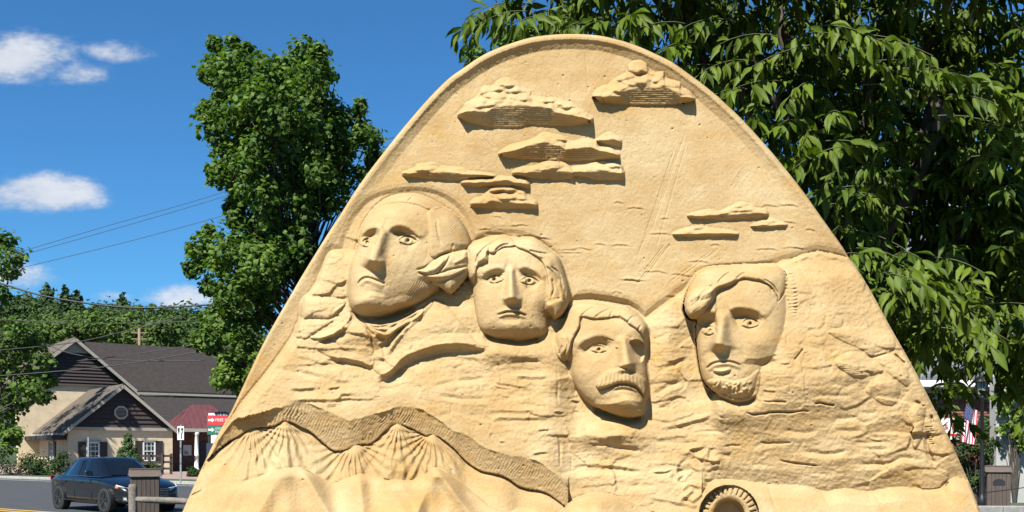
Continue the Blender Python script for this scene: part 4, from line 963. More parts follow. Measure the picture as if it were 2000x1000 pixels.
# everything below the skyline reads as one wood
cs = []
for i in range(420):
    x = rg.uniform(-80, 520); y = rg.uniform(606, 690); Y = 118+(690-y)*.45+rg.uniform(-5, 5)
    cs.append(tuple(at3(x, y, Y)))
P, O = clump_points(cs, rg.uniform(1.0, 2.2, len(cs)), 75, .85, .4); V, F = scatter(P, .55, TRI, .45, .4, O)
w = link('far_wood', np_mesh('far_wood', V, F, False), LFAR); tag(w, 'dense green wood covering the hillside behind the house roofs', 'wood', kind='stuff')
cs = [tuple(at3(rg.uniform(60, 350), rg.uniform(628, 665), 112+rg.uniform(-4, 4))) for i in range(46)]
P, O = clump_points(cs, rg.uniform(.9, 1.7, len(cs)), 80, .85, .4); V, F = scatter(P, .5, TRI, .5, .4, O)
w = link('light_wood', np_mesh('light_wood', V, F, False), leaf_mat('light_wood_leaf', (.03, .06, .014), (.09, .14, .028), .7, .2, .25)); tag(w, 'paler green bushes at the foot of the wooded hill', 'bushes', kind='stuff')

# ---------------------------------------------------------------- cherry tree with large hanging leaves, behind the right flank
CL = np.array([.88, 1, 1])*np.array([(0, 0, 0), (-.13, .22, .05), (0, .22, 0), (.13, .22, .05), (-.2, .5, .06), (0, .5, -.03), (.2, .5, .06), (-.12, .78, .02), (0, .78, -.09), (.12, .78, .02), (0, 1.08, -.2)])
CF = np.array([(0, 2, 1), (0, 3, 2), (1, 2, 5), (1, 5, 4), (2, 3, 6), (2, 6, 5), (4, 5, 8), (4, 8, 7), (5, 6, 9), (5, 9, 8), (7, 8, 10), (8, 9, 10)])
sprays = []
def crown_blob(px, py, Y, rx, ry, rdep, n, ymin=6.25):
    c = at3(px, py, Y)
    for i in range(n):
        d = rg.normal(size=3); d /= np.linalg.norm(d); q = rg.rand()**.45
        p = np.array(c)+d*q*np.array([rx, rdep, ry])
        if p[1] < ymin: p[1] = ymin+rg.rand()*.3
        sprays.append((p, d))
for b in ((1080,-25,7.4,.55,.30,.5,26),(1270,-10,7.4,.65,.40,.6,46),(1430,70,7.9,.75,.62,.6,80),(1600,90,8.1,.85,.8,.7,95),(1800,90,8.2,1.0,.9,.8,120),(1960,180,8.2,.7,.85,.7,85),(1600,270,7.7,.5,.45,.5,40),(1700,330,7.9,.5,.5,.6,26),(1880,330,8.0,.7,.55,.8,74),(1990,420,7.8,.5,.6,.8,66),
          (1650,395,7.2,.28,.35,.4,20),(1760,545,7.0,.45,.22,.4,34),(1840,610,7.0,.3,.22,.4,22),(1930,520,7.9,.5,.42,.5,60),(1845,775,8.0,.10,.15,.2,7),(1790,670,8.2,.24,.18,.3,20),(1965,690,8.0,.18,.25,.3,18),(1985,640,7.6,.2,.4,.4,22),(1710,600,7.9,.32,.42,.5,46),(1790,560,8.6,.5,.45,.4,50),(1640,430,8.4,.4,.5,.4,36),(1750,330,9.0,.7,.6,.4,60),(1900,420,9.0,.7,.6,.4,70),(1560,160,9.0,.8,.6,.4,70),(1780,120,9.2,1.0,.8,.4,90),(1960,200,9.2,.6,.8,.4,60),(1500,-230,7.6,1.9,.7,1.1,190),(1900,-260,8.0,1.6,.8,1.2,170),(1500,-190,6.5,1.2,.35,.5,120),(1900,-170,6.5,.9,.35,.5,110),(1250,-150,6.8,.6,.3,.4,50)):  # the last blobs, unseen above the frame, are added to shade the leaves below
    crown_blob(*b)
# sprays that catch the sun, where the photograph shows them
for (px, py, dx) in ((1000,18,-1),(1050,26,-1),(1105,30,-1),(1160,36,-1),(1230,26,-1),(1300,36,-1),(1330,80,-.6),(1400,30,-1),(1440,110,-1),(1480,60,-1),(1500,150,-1),(1530,95,-1),(1560,165,-1),(1570,60,.6),(1600,65,.8),(1620,215,-.5),(1640,45,1),(1660,95,1),(1690,60,1),(1720,70,1),(1750,110,1),(1770,130,1),(1800,130,1),(1850,140,1),(1870,180,1),(1905,150,1),(1940,175,1),(1975,200,1),(1880,220,1),(1960,250,1),(1985,280,1),(1480,200,-1),(1540,230,-1),(1580,250,-1),(1610,290,-1),(1630,330,-1),(1560,300,-1),(1640,360,-1),(1650,270,1),(1740,160,1),(1690,480,1),(1720,500,1),(1660,490,-1),(1750,530,1),(1780,540,1),(1800,560,1),(1830,580,1),(1760,600,1),(1850,610,1),(1870,640,1),(1720,560,.5),(1930,300,1),(1420,170,-1),(1380,120,-1)):
    sprays.append((np.array(at3(px, py, rg.uniform(6.25, 6.6))), np.array([dx, -.5, -.1]), True))
tips = MB(); POS = []; AX = []; SD_ = []; NR = []; SZ = []; FR = []
troot = Vector((2.95, 8.1, 0)); fork = Vector((2.75, 8.0, 2.3)); TOPS = [Vector(at3(1480, 40, 7.6)), Vector(at3(1690, 60, 7.9)), Vector(at3(1850, 120, 8.0)), Vector(at3(1600, 260, 7.5)), Vector(at3(1250, -40, 7.5)), Vector(at3(1950, 420, 7.8)), Vector(at3(1780, 520, 7.2)), Vector(at3(1500, -220, 7.7)), Vector(at3(1900, -250, 8.0))]
for sp in sprays:
    p, d = np.array(sp[0], float), np.array(sp[1], float); fr = len(sp) > 2
    d = d+np.array([0, -.35, 0])+rg.normal(size=3)*.35; d[2] = d[2]*.4-.05; d /= np.linalg.norm(d)
    L = rg.uniform(.32, .55); m = rg.randint(12, 18)
    pts = []
    for i in range(6):
        t = i/5; pts.append(p+d*L*(t-.35)+np.array([0, 0, -.32*L*t*t]))
    tips.tube([tuple(q) for q in pts], [.0035, .003, .0027, .0024, .002, .0015], 4, False)
    for i in range(m):
        t = .12+.9*i/m; k = min(4, int(t*5)); q = pts[k]+(pts[k+1]-pts[k])*(t*5-k) if k < 5 else pts[5]
        tang = pts[min(k+1, 5)]-pts[max(k, 0)]; tang = tang/(np.linalg.norm(tang)+1e-9)
        side = np.cross(tang, [0, 0, 1]); side /= np.linalg.norm(side)+1e-9
        ax = side*(.55 if i % 2 else -.55)+tang*.45+np.array([0, 0, -rg.uniform(.25, 1.2)])+rg.normal(size=3)*.4; ax /= np.linalg.norm(ax)
        nr = np.array([0, 0, .9])+side*(.5 if i % 2 else -.5)+np.array([-.15, -.55, 0])+rg.normal(size=3)*.5; nr -= ax*(nr@ax); nr /= np.linalg.norm(nr)
        POS.append(q+ax*.012); AX.append(ax); NR.append(nr); SZ.append(rg.uniform(.085, .165)); FR.append(fr)
POS = np.array(POS); AX = np.array(AX); NR = np.array(NR); SZ = np.array(SZ); FR = np.array(FR)
cherry = empty('cherry_tree', troot); tag(cherry, 'large cherry tree with drooping glossy leaves overhanging the right side', 'tree')
mb = MB(); mb.tube([(0, 0, 0), (-.05, 0, 1.0), (-.1, -.05, 1.7), tuple(fork-troot)], [.17, .14, .13, .12], 10)
for tp in TOPS: limb_mb(mb, fork-troot, tp-troot, .075, .02, .25, 7, 7)
mb.build('trunk', BARK, cherry, True)
tw = tips.build('twigs', mat('twig', (.10, .11, .045), .8, .25, 10), cherry, True); tw.data.transform(Matrix.Translation(-troot)); tw['kind'] = 'stuff'
SDv = np.cross(AX, NR)
# the 300 leaves that show largest are leaves of their own, the rest one mass
vis = FR & (POS[:, 1] < 7)
order = np.argsort(np.where(vis, POS[:, 1]/SZ, 1e6+POS[:, 1]))
own = order[:300]; rest = order[300:]
V = POS[rest][:, None]+SZ[rest][:, None, None]*(CL[None, :, 0, None]*SDv[rest][:, None]+CL[None, :, 1, None]*AX[rest][:, None]+CL[None, :, 2, None]*NR[rest][:, None])
F = (CF[None]+(np.arange(len(rest))*len(CL))[:, None, None]).reshape(-1, 3)
fo = link('foliage', np_mesh('foliage', V.reshape(-1, 3)-np.array(troot), F, True), LCH, cherry); fo['kind'] = 'stuff'
lms = []
for i in range(5):
    q = CL.copy(); q[:, 2] *= rg.uniform(.6, 1.8); q[:, 0] *= rg.uniform(.85, 1.15); q[:, 0] += .05*rg.uniform(-1, 1)*q[:, 1]**2; lm = np_mesh('leaf', q, CF, True); lm.materials.append(LCH); lms.append(lm)
for n_, i in enumerate(own):
    o = bpy.data.objects.new('leaf', lms[n_ % 5]); COL.objects.link(o); o.parent = cherry
    mtx = Matrix(np.stack([SDv[i]*SZ[i], AX[i]*SZ[i], NR[i]*SZ[i]], 1).tolist()).to_4x4(); mtx.translation = Vector(POS[i])-troot; o.matrix_local = mtx
# ---------------------------------------------------------------- the house across the road (turned about 45 degrees to us)
HO = Vector((at3(133, 880, 66).x, 66, .15)); HE = Vector((math.cos(R(37)), math.sin(R(37)), 0)); HD = Vector((-HE.y, HE.x, 0))
def hp(a, b, z): return HO+HE*a+HD*b+Vector((0, 0, z-.15))
def loc(px, py, b):
    """where the ray through a photo point meets the house plane at depth b -> (a, z)"""
    u = (px-1000)/FPX; q = HO+HD*b         
    a = (u*q.y-q.x)/(HE.x-u*HE.y); Y = q.y+a*HE.y; return a, EYE+(HZ-py)/FPX*Y
CREAM = mat('stucco_cream', (.74, .60, .40), .92, .1, 2.5, .4, 40); TRIM = mat('trim_paint', (.40, .37, .30), .7, .08, 4); BROWN = mat('brown_siding', (.045, .030, .026), .75, .25, 6, .2, 30, sc3=(1, 1, 6))
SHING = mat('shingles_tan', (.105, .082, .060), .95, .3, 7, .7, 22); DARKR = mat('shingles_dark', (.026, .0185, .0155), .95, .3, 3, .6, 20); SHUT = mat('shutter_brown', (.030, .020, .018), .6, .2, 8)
WHITE = mat('white_paint', (.78, .77, .73), .5, .05, 5); GLASS = mat('window_glass', (.02, .025, .03), .06, .3, 1.5, spec=.8); REDM = mat('red_metal_roof', (.125, .040, .043), .5, .15, 3); BRICKD = mat('brick_dark', (.16, .075, .055), .9, .4, 6, .4, 30)
house = empty('house', HO); tag(house, 'cream stucco house with dark brown gables across the road', 'house')
def hb(mb, name, m, parent=house, bevel=0., smooth=False):
    o = mb.build(name, m, parent, smooth, bevel)
    base = parent
    off = Vector((0, 0, 0))
    while base is not None: off += base.location; base = base.parent
    o.data.transform(Matrix.Translation(-off)); return o
Wd = loc(337, 880, 0)[0]; EA = 2.95; pk = loc(235, 757, 0); RZ = pk[1]; AM = Wd/2; LW = 10.6
hb(MB().prism([hp(0, 0, .1), hp(Wd, 0, .1), hp(Wd, 0, EA), hp(0, 0, EA)], HD*.25), 'front_wall', CREAM)
hb(MB().prism([hp(0, .25, .1), hp(0, LW, .1), hp(0, LW, EA), hp(0, .25, EA)], HE*.25), 'side_wall', CREAM)
hb(MB().prism([hp(Wd-.25, .25, .1), hp(Wd-.25, LW, .1), hp(Wd-.25, LW, EA), hp(Wd-.25, .25, EA)], HE*.25), 'side_wall', CREAM)
# gable boards, each one a board with its lower edge standing proud
nb = 9
for i in range(nb):
    z0 = EA+.18+(RZ-EA-.18)*i/nb; z1 = EA+.18+(RZ-EA-.18)*(i+1)/nb
    def half(z): return max(.02, AM*(RZ-z)/(RZ-EA))
    mb = MB(); vs = [hp(AM-half(z0), -.10, z0), hp(AM+half(z0), -.10, z0), hp(AM+half(z1), -.015, z1), hp(AM-half(z1), -.015, z1)]
    mb.add(vs+[v+HD*.06 for v in vs], [(0, 1, 2, 3), (7, 6, 5, 4), (0, 4, 5, 1), (1, 5, 6, 2), (2, 6, 7, 3), (3, 7, 4, 0)]); hb(mb, 'gable_board', BROWN)
hb(MB().prism([hp(0, .06, EA), hp(Wd, .06, EA), hp(AM, .06, RZ-.03)], HD*.2), 'gable_wall', BROWN)
hb(MB().bar(hp(-.35, -.08, EA+.08), hp(Wd+.3, -.08, EA+.08), .2, .2), 'cornice', TRIM)
ov = .42; sl = (RZ-EA)/AM
for sgn in (0, 1):
    a0 = -ov if sgn == 0 else Wd+ov; z0 = EA-ov*sl
    q = [hp(a0, -.4, z0+.12), hp(AM, -.4, RZ+.12), hp(AM, LW, RZ+.12), hp(a0, LW, z0+.12)]
    ro = hb(MB().prism(q, (0, 0, .12)), 'roof', SHING)
    f = hb(MB().bar(hp(a0, -.42, z0+.06), hp(AM, -.42, RZ+.06), .06, .19), 'bargeboard', TRIM)
hb(MB().bar(hp(-ov, -.3, EA-ov*sl+.06), hp(-ov, LW, EA-ov*sl+.06), .12, .14), 'gutter', TRIM)
# octagonal louvred vent
vc = loc(235.5, 806, 0); v0 = hp(vc[0], -.13, vc[1]); rv = .48
def octo(r, b): return [hp(vc[0]+r*math.cos(R(22.5+45*k)), b, vc[1]+r*math.sin(R(22.5+45*k))) for k in range(8)]
vent = MB(); o1 = octo(rv, -.16); o2 = octo(rv*.74, -.16); o3 = octo(rv, -.04); o4 = octo(rv*.74, -.04)
vent.add(o1+o2+o3+o4, [(k, (k+1) % 8, 8+(k+1) % 8, 8+k) for k in range(8)]+[(k, 16+k, 16+(k+1) % 8, (k+1) % 8) for k in range(8)]+[(8+k, 8+(k+1) % 8, 24+(k+1) % 8, 24+k) for k in range(8)])
vo = hb(vent, 'gable_vent', TRIM)
for k in range(8):
    zz = -.31+.088*k; w = rv*.72*min(1, 1.35-abs(zz)/.36*.7)*.95
    mb = MB().bar(hp(vc[0]-w*.9, -.09, vc[1]+zz), hp(vc[0]+w*.9, -.09, vc[1]+zz), .06, .03); o = hb(mb, 'slat', TRIM, house); o.parent = vo
def window(px0, px1, py0, py1, b, side=False, shut=True, lab=None):
    """a sash window on the front wall (or, side, on the left wall) with shutters"""
    if not side:
        a0, z1 = loc(px0, py0, b); a1, z0 = loc(px1, py1, b); P = lambda t, z, d: hp(t, b-d, z)
    else:
        a0, a1, z0, z1 = px0, px1, py0, py1; P = lambda t, z, d: hp(-d, t, z)
    fr = MB(); w = .09
    for (s0, s1, u0, u1) in ((a0, a1, z1-w, z1), (a0, a1, z0, z0+w), (a0, a0+w, z0, z1), (a1-w, a1, z0, z1)):
        fr.prism([P(s0, u0, .02), P(s1, u0, .02), P(s1, u1, .02), P(s0, u1, .02)], P(0, 0, .09)-P(0, 0, .02))
    wo = hb(fr, 'window', WHITE)
    am = (z0+z1)/2
    ns = hb(MB().prism([P(a0, am-.03, .03), P(a1, am-.03, .03), P(a1, am+.03, .03), P(a0, am+.03, .03)], P(0, 0, .08)-P(0, 0, .03)), 'sash_rail', WHITE); ns.parent = wo
    bars = MB()
    for k in (1, 2):
        t = a0+(a1-a0)*k/3; bars.prism([P(t-.015, z0, .03), P(t+.015, z0, .03), P(t+.015, z1, .03), P(t-.015, z1, .03)], P(0, 0, .055)-P(0, 0, .03))
    for k in (.25, .75):
        z = z0+(z1-z0)*k; bars.prism([P(a0, z-.015, .031), P(a1, z-.015, .031), P(a1, z+.015, .031), P(a0, z+.015, .031)], P(0, 0, .052)-P(0, 0, .031))
    o = hb(bars, 'glazing_bars', WHITE); o.parent = wo
    for (u0, u1) in ((z0+w, am-.03), (am+.03, z1-w)):
        o = hb(MB().prism([P(a0+w, u0, .012), P(a1-w, u0, .012), P(a1-w, u1, .012), P(a0+w, u1, .012)], P(0, 0, .03)-P(0, 0, .012)), 'pane', GLASS); o.parent = wo
    o = hb(MB().prism([P(a0-.06, z0-.1, .01), P(a1+.06, z0-.1, .01), P(a1+.06, z0-.003, .01), P(a0-.06, z0-.003, .01)], P(0, 0, .14)-P(0, 0, .01)), 'sill', WHITE); o.parent = wo
    o = hb(MB().prism([P(a0-.1, z1+.003, .01), P(a1+.1, z1+.003, .01), P(a1+.1, z1+.1, .01), P(a0-.1, z1+.1, .01)], P(0, 0, .12)-P(0, 0, .01)), 'lintel', TRIM); o.parent = wo
    if shut:
        for (s0, s1) in ((a0-.5, a0-.04), (a1+.04, a1+.5)):
            hb(MB().prism([P(s0, z0-.05, .01), P(s1, z0-.05, .01), P(s1, z1, .01), P(s0, z1, .01)], P(0, 0, .06)-P(0, 0, .01)), 'shutter', SHUT)
window(168.5, 194, 863, 899, 0); window(278.5, 303, 861, 901, 0); window(3.6, 4.5, .95, 2.2, 0, True)
hb(MB().prism([hp(-.02, .3, 2.3), hp(-.02, LW, 2.3), hp(-.02, LW, 2.6), hp(-.02, .3, 2.6)], -HE*.9), 'porch_beam', SHUT)
# main range behind: cross gable, long dark roof with a lower skirt roof, white eaves board
B1 = 8.0
gp = loc(145, 665, B1); ge = loc(253, 757, B1); ga0 = 2*gp[0]-ge[0]
nb = 10
for i in range(nb):
    z0 = ge[1]+(gp[1]-.9-ge[1])*i/nb; z1 = ge[1]+(gp[1]-.9-ge[1])*(i+1)/nb; h0 = (ge[0]-gp[0])*(gp[1]-z0)/(gp[1]-ge[1]); h1 = (ge[0]-gp[0])*(gp[1]-z1)/(gp[1]-ge[1])
    vs = [hp(gp[0]-h0, B1-.10, z0), hp(gp[0]+h0, B1-.10, z0), hp(gp[0]+h1, B1-.01, z1), hp(gp[0]-h1, B1-.01, z1)]
    hb(MB().add(vs+[v+HD*.06 for v in vs], [(0, 1, 2, 3), (7, 6, 5, 4), (0, 4, 5, 1), (1, 5, 6, 2), (2, 6, 7, 3), (3, 7, 4, 0)]), 'gable_board', BROWN)
zc = gp[1]-.88; hc = (ge[0]-gp[0])*.88/(gp[1]-ge[1])
hb(MB().prism([hp(gp[0]-hc, B1-.06, zc), hp(gp[0]+hc, B1-.06, zc), hp(gp[0], B1-.06, gp[1]-.02)], HD*.1), 'gable_louvre', TRIM)
hb(MB().prism([hp(ga0+.2, B1+.06, 0.1), hp(ge[0]-.2, B1+.06, .1), hp(ge[0], B1+.06, ge[1]), hp(gp[0], B1+.06, gp[1]-.04), hp(ga0, B1+.06, ge[1])], HD*.3), 'main_gable_wall', CREAM)
for a_, z_ in ((ga0, ge[1]), (ge[0], ge[1])):
    s_ = math.copysign(.4, a_-gp[0]); zs = -.4*(gp[1]-ge[1])/(ge[0]-gp[0])
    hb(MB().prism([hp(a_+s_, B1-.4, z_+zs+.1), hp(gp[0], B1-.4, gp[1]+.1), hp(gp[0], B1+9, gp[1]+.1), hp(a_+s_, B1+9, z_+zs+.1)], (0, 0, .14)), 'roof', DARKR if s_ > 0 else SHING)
    hb(MB().bar(hp(a_+s_, B1-.43, z_+zs+.03), hp(gp[0], B1-.43, gp[1]+.03), .07, .22), 'bargeboard', TRIM)
e0 = loc(250, 766, B1+.6); e1 = loc(468, 764, B1+.6); r0 = loc(165, 671, B1+6.5); r1 = loc(400, 673, B1+6.5)
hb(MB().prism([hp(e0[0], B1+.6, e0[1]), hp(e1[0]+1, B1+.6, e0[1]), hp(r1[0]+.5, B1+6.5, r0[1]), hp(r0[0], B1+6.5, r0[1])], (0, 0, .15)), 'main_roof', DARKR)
hb(MB().prism([hp(e1[0]+1, B1+.6, e0[1]), hp(e1[0]+4.6, B1+6.5, e0[1]), hp(r1[0]+.5, B1+6.5, r0[1])], (0, 0, .15)), 'main_roof', DARKR)
hb(MB().bar(hp(e0[0]-.2, B1+.5, e0[1]-.06), hp(e1[0]+1, B1+.5, e0[1]-.06), .12, .16), 'eaves_board', TRIM)
l0 = e0[1]-.35; l1 = loc(300, 843, 2.2)[1]
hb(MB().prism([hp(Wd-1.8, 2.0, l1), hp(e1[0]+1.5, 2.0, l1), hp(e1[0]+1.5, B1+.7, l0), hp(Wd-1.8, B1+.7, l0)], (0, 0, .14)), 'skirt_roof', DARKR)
hb(MB().prism([hp(Wd, 2.6, .1), hp(e1[0]+1, 2.6, .1), hp(e1[0]+1, 2.6, l1+.1), hp(Wd, 2.6, l1+.1)], HD*.3), 'main_wall', BRICKD)
# porch with a standing-seam red hip roof, columns and a dark doorway
pb = 0.2
pa0, pz0 = loc(345, 836, pb); pa1 = loc(465, 836, pb)[0]; ra0, rz_ = loc(374, 790, pb+1.6); ra1 = loc(415, 790, pb+1.6)[0]
rf = MB(); E = [hp(pa0, pb, pz0), hp(pa1, pb, pz0), hp(pa1, pb+3.4, pz0), hp(pa0, pb+3.4, pz0)]; Rr2 = [hp(ra0, pb+1.7, rz_), hp(ra1, pb+1.7, rz_)]
rf.add(E+Rr2, [(0, 1, 5, 4), (1, 2, 5), (2, 3, 4, 5), (3, 0, 4), (3, 2, 1, 0)]); pr = hb(rf, 'porch_roof', REDM)
for k in range(11):
    t = (k+.5)/11; lo = E[0].lerp(E[1], t); tt = (t*(pa1-pa0)+pa0); ta = min(max(tt, ra0), ra1)
    f_ = 1-abs(ta-tt)/max(1e-3, (ra0-pa0 if tt < ra0 else pa1-ra1) or 1); hi = lo.lerp(hp(ta if f_ > .99 else tt, pb+1.7, rz_), 1) if f_ > .99 else lo.lerp(hp(tt, pb+1.7, rz_), max(.05, f_))
    o = hb(MB().bar(lo+Vector((0, 0, .02)), hi+Vector((0, 0, .02)), .04, .06), 'seam', REDM, house); o.parent = pr
for k in range(5):
    t = (k+.5)/5; lo = E[3].lerp(E[0], t); hi = lo.lerp(hp(lo.x*0+ra0, pb+1.7, rz_), 1-abs(t-.5)*1.6)
    o = hb(MB().bar(lo+Vector((0, 0, .02)), hi+Vector((0, 0, .02)), .04, .06), 'seam', REDM, house); o.parent = pr
hb(MB().bar(hp(pa0+.05, pb+.05, pz0-.13), hp(pa1, pb+.05, pz0-.13), .2, .24), 'porch_beam', TRIM)
hb(MB().bar(hp(pa0+.12, pb+.2, pz0-.13), hp(pa0+.12, pb+2.6, pz0-.13), .2, .24), 'porch_beam', TRIM)
for px in (384, 421):
    ca = loc(px, 880, pb+.1)[0]; c = hp(ca, pb+.1, 0)
    hb(MB().lathe([(.2, .15), (.2, .32), (.15, .36), (.14, 1.2), (.16, 1.22), (.16, 1.3), (.14, 1.32), (.12, pz0-.5), (.18, pz0-.42), (.18, pz0-.27)], (c.x, c.y, 0), 14), 'porch_column', WHITE, smooth=True)
da = loc(405, 880, 2.6)[0]
hb(MB().prism([hp(da-.55, 2.55, .15), hp(da+.55, 2.55, .15), hp(da+.55, 2.55, 2.3), hp(da-.55, 2.55, 2.3)], HD*.1), 'door', SHUT)
na = loc(366, 880, 2.5)[0]
hb(MB().prism([hp(na-.3, 2.5, 1.25), hp(na+.3, 2.5, 1.25), hp(na+.3, 2.5, 2.0), hp(na-.3, 2.5, 2.0)], HD*.03), 'notice_board', WHITE)
hb(MB().prism([hp(na-.22, 2.49, 1.33), hp(na+.1, 2.49, 1.33), hp(na-.02, 2.49, 1.6), hp(na-.22, 2.49, 1.6)], HD*.008), 'notice_print', mat('notice_grey', (.3, .33, .42), .6))

# ---------------------------------------------------------------- brick shop on the right behind the cherry tree
BY = 30.0
shop = empty('brick_shop', (at3(1900, 880, BY).x, BY, 0)); tag(shop, 'red brick shop with grey shingle roof behind the cherry tree', 'building')
SO = shop.location.copy()
def sb(mb, name, m, parent=None, bevel=0.):
    o = mb.build(name, m, parent or shop, False, bevel); o.data.transform(Matrix.Translation(-SO)); return o
x0 = at3(1560, 880, BY).x; x1 = at3(1938, 880, BY).x; ez = at3(0, 748, BY).z
def brick_wall_mat():
    m = bpy.data.materials.new('brickwork'); m.use_nodes = True; nd = m.node_tree.nodes; lk = m.node_tree.links; p = nd['Principled BSDF']; p.inputs['Roughness'].default_value = .9
    t = N('ShaderNodeTexCoord', nd); s = N('ShaderNodeSeparateXYZ', nd); c = N('ShaderNodeCombineXYZ', nd); lk.new(t.outputs['Object'], s.inputs[0]); lk.new(s.outputs[0], c.inputs[0]); lk.new(s.outputs[2], c.inputs[1])
    b = N('ShaderNodeTexBrick', nd); b.inputs['Scale'].default_value = 1.0; b.inputs['Brick Width'].default_value = .2285; b.inputs['Row Height'].default_value = .0865; b.inputs['Mortar Size'].default_value = .007
    b.inputs['Color1'].default_value = (.18, .068, .047, 1); b.inputs['Color2'].default_value = (.14, .054, .04, 1); b.inputs['Mortar'].default_value = (.36, .33, .295, 1)
    lk.new(c.outputs[0], b.inputs['Vector']); lk.new(b.outputs[0], p.inputs['Base Color']); return m
MORT = mat('mortar', (.50, .46, .41), .95, .1, 8, .3, 60); BRW = brick_wall_mat(); xs_ = at3(1800, 880, BY).x
sb(MB().prism([(xs_, BY+.03, .9), (x1-.02, BY+.03, .9), (x1-.02, BY+.03, ez), (xs_, BY+.03, ez)], (0, .25, 0)), 'mortar_bed', MORT)
sb(MB().prism([(x0, BY, 0), (xs_, BY, 0), (xs_, BY, ez), (x0, BY, ez)], (0, .28, 0)), 'wall', BRW)
sb(MB().prism([(xs_, BY, 0), (x1-.02, BY, 0), (x1-.02, BY, .9), (xs_, BY, .9)], (0, .28, 0)), 'wall', BRW)
brm = [mat('brick_%d' % i, c, .9, .2, 9, .3, 40) for i, c in enumerate(((.25, .095, .065), (.20, .075, .055), (.29, .12, .08)))]
me_b = []
for m_ in brm:
    o = MB().box((0, 0, 0), (.215, .10, .072)).build('brick', m_, None, False, .006); me_b.append(o.data); bpy.data.objects.remove(o)
xb0 = at3(1805, 880, BY).x; nbk = 0
for r_ in range(60):
    z = .3+r_*.0865
    pyz = HZ-(z-EYE)/BY*FPX
    if z > ez-.1: break
    if not (778 < pyz < 915): continue
    for c_ in range(12):
        x = xb0+.11+c_*.2285+(.114 if r_ % 2 else 0)
        if x > x1-.1 or nbk >= 300: continue
        if x < xs_+.1 or z < .95: continue
        nbk += 1; o = bpy.data.objects.new('brick', me_b[int(rg.randint(3))]); COL.objects.link(o); o.parent = shop; o.location = (x-SO.x+rg.uniform(-.003, .003), -rg.uniform(.0, .008)+.02, z); o.rotation_euler = (0, 0, rg.uniform(-.01, .01))
hidden_b = MB()
SHG = mat('shingles_grey', (.155, .165, .18), .95, .25, 5, .6, 26)
def shingle_mat():
    m = bpy.data.materials.new('slate_rows'); m.use_nodes = True; nd = m.node_tree.nodes; lk = m.node_tree.links; p = nd['Principled BSDF']; p.inputs['Roughness'].default_value = .9
    t = N('ShaderNodeTexCoord', nd); b = N('ShaderNodeTexBrick', nd); b.inputs['Scale'].default_value = 1.0; b.inputs['Brick Width'].default_value = .3; b.inputs['Row Height'].default_value = .14; b.inputs['Mortar Size'].default_value = .008
    b.inputs['Color1'].default_value = (.07, .075, .085, 1); b.inputs['Color2'].default_value = (.11, .115, .125, 1); b.inputs['Mortar'].default_value = (.04, .04, .045, 1)
    lk.new(t.outputs['UV'], b.inputs['Vector']); lk.new(b.outputs[0], p.inputs['Base Color'])
    bp = N('ShaderNodeBump', nd); bp.inputs['Strength'].default_value = .6; lk.new(b.outputs[1], bp.inputs['Height']); bp.invert = True; lk.new(bp.outputs[0], p.inputs['Normal']); return m
def roof_sheet(name, pts, nrm_thick, parent, m, uax):
    mbx = MB().prism(pts, nrm_thick); o = mbx.build(name, m, parent); o.data.transform(Matrix.Translation(-SO)); uv = o.data.uv_layers.new()
    u = Vector(uax).normalized(); n = (Vector(pts[1])-Vector(pts[0])).cross(Vector(pts[2])-Vector(pts[0])).normalized(); v = n.cross(u)
    for l in o.data.loops: p = o.data.vertices[l.vertex_index].co; uv.data[l.index].uv = (p.dot(u), p.dot(v))
    return o
SL = shingle_mat(); rdz = at3(0, 428, BY+7).z
roof_sheet('roof', [(x0-.4, BY-.45, ez-.02), (x1+5.5, BY-.45, ez-.02), (x1+5.5, BY+7, rdz), (at3(1600, 0, BY+7).x, BY+7, rdz)], (0, 0, .16), shop, SL, (1, 0, 0))
sb(MB().bar((x0, BY-.5, ez-.06), (x1+.4, BY-.5, ez-.06), .14, .2), 'gutter', WHITE, bevel=.02)
sb(MB().prism([(x0, BY-.42, ez-.17), (x1, BY-.42, ez-.17), (x1, BY+.02, ez-.17), (x0, BY+.02, ez-.17)], (0, 0, .03)), 'soffit', WHITE)
# white banner with red lettering on the brick wall
bn = at3(1858, 838, BY-.1); bw = 1.55; bh_ = .62
banner = MB().prism([(bn.x-bw/2, BY-.12, bn.z-bh_/2), (bn.x+bw/2, BY-.12, bn.z-bh_/2), (bn.x+bw/2, BY-.12, bn.z+bh_/2), (bn.x-bw/2, BY-.12, bn.z+bh_/2)], (0, .03, 0)).build('banner', WHITE); tag(banner, 'white banner with red lettering on the brick wall', 'banner')
LETR = mat('letter_red', (.42, .06, .05), .6, .05)
text_mesh('lettering', '& HOUSE', .21, LETR, banner, at3(1844, 834, BY-.13), (R(90), 0, 0), .003, space=1.15)
swp = [(-.45, -.17), (-.2, -.09), (.1, -.12), (.5, -.06), (.5, -.16), (.1, -.2), (-.15, -.17), (-.35, -.25)]
MB().prism([(bn.x+a, BY-.126, bn.z+b-.02) for a, b in swp], (0, .004, 0)).build('swoosh', mat('swoosh_red', (.6, .03, .03), .6, .05), banner)
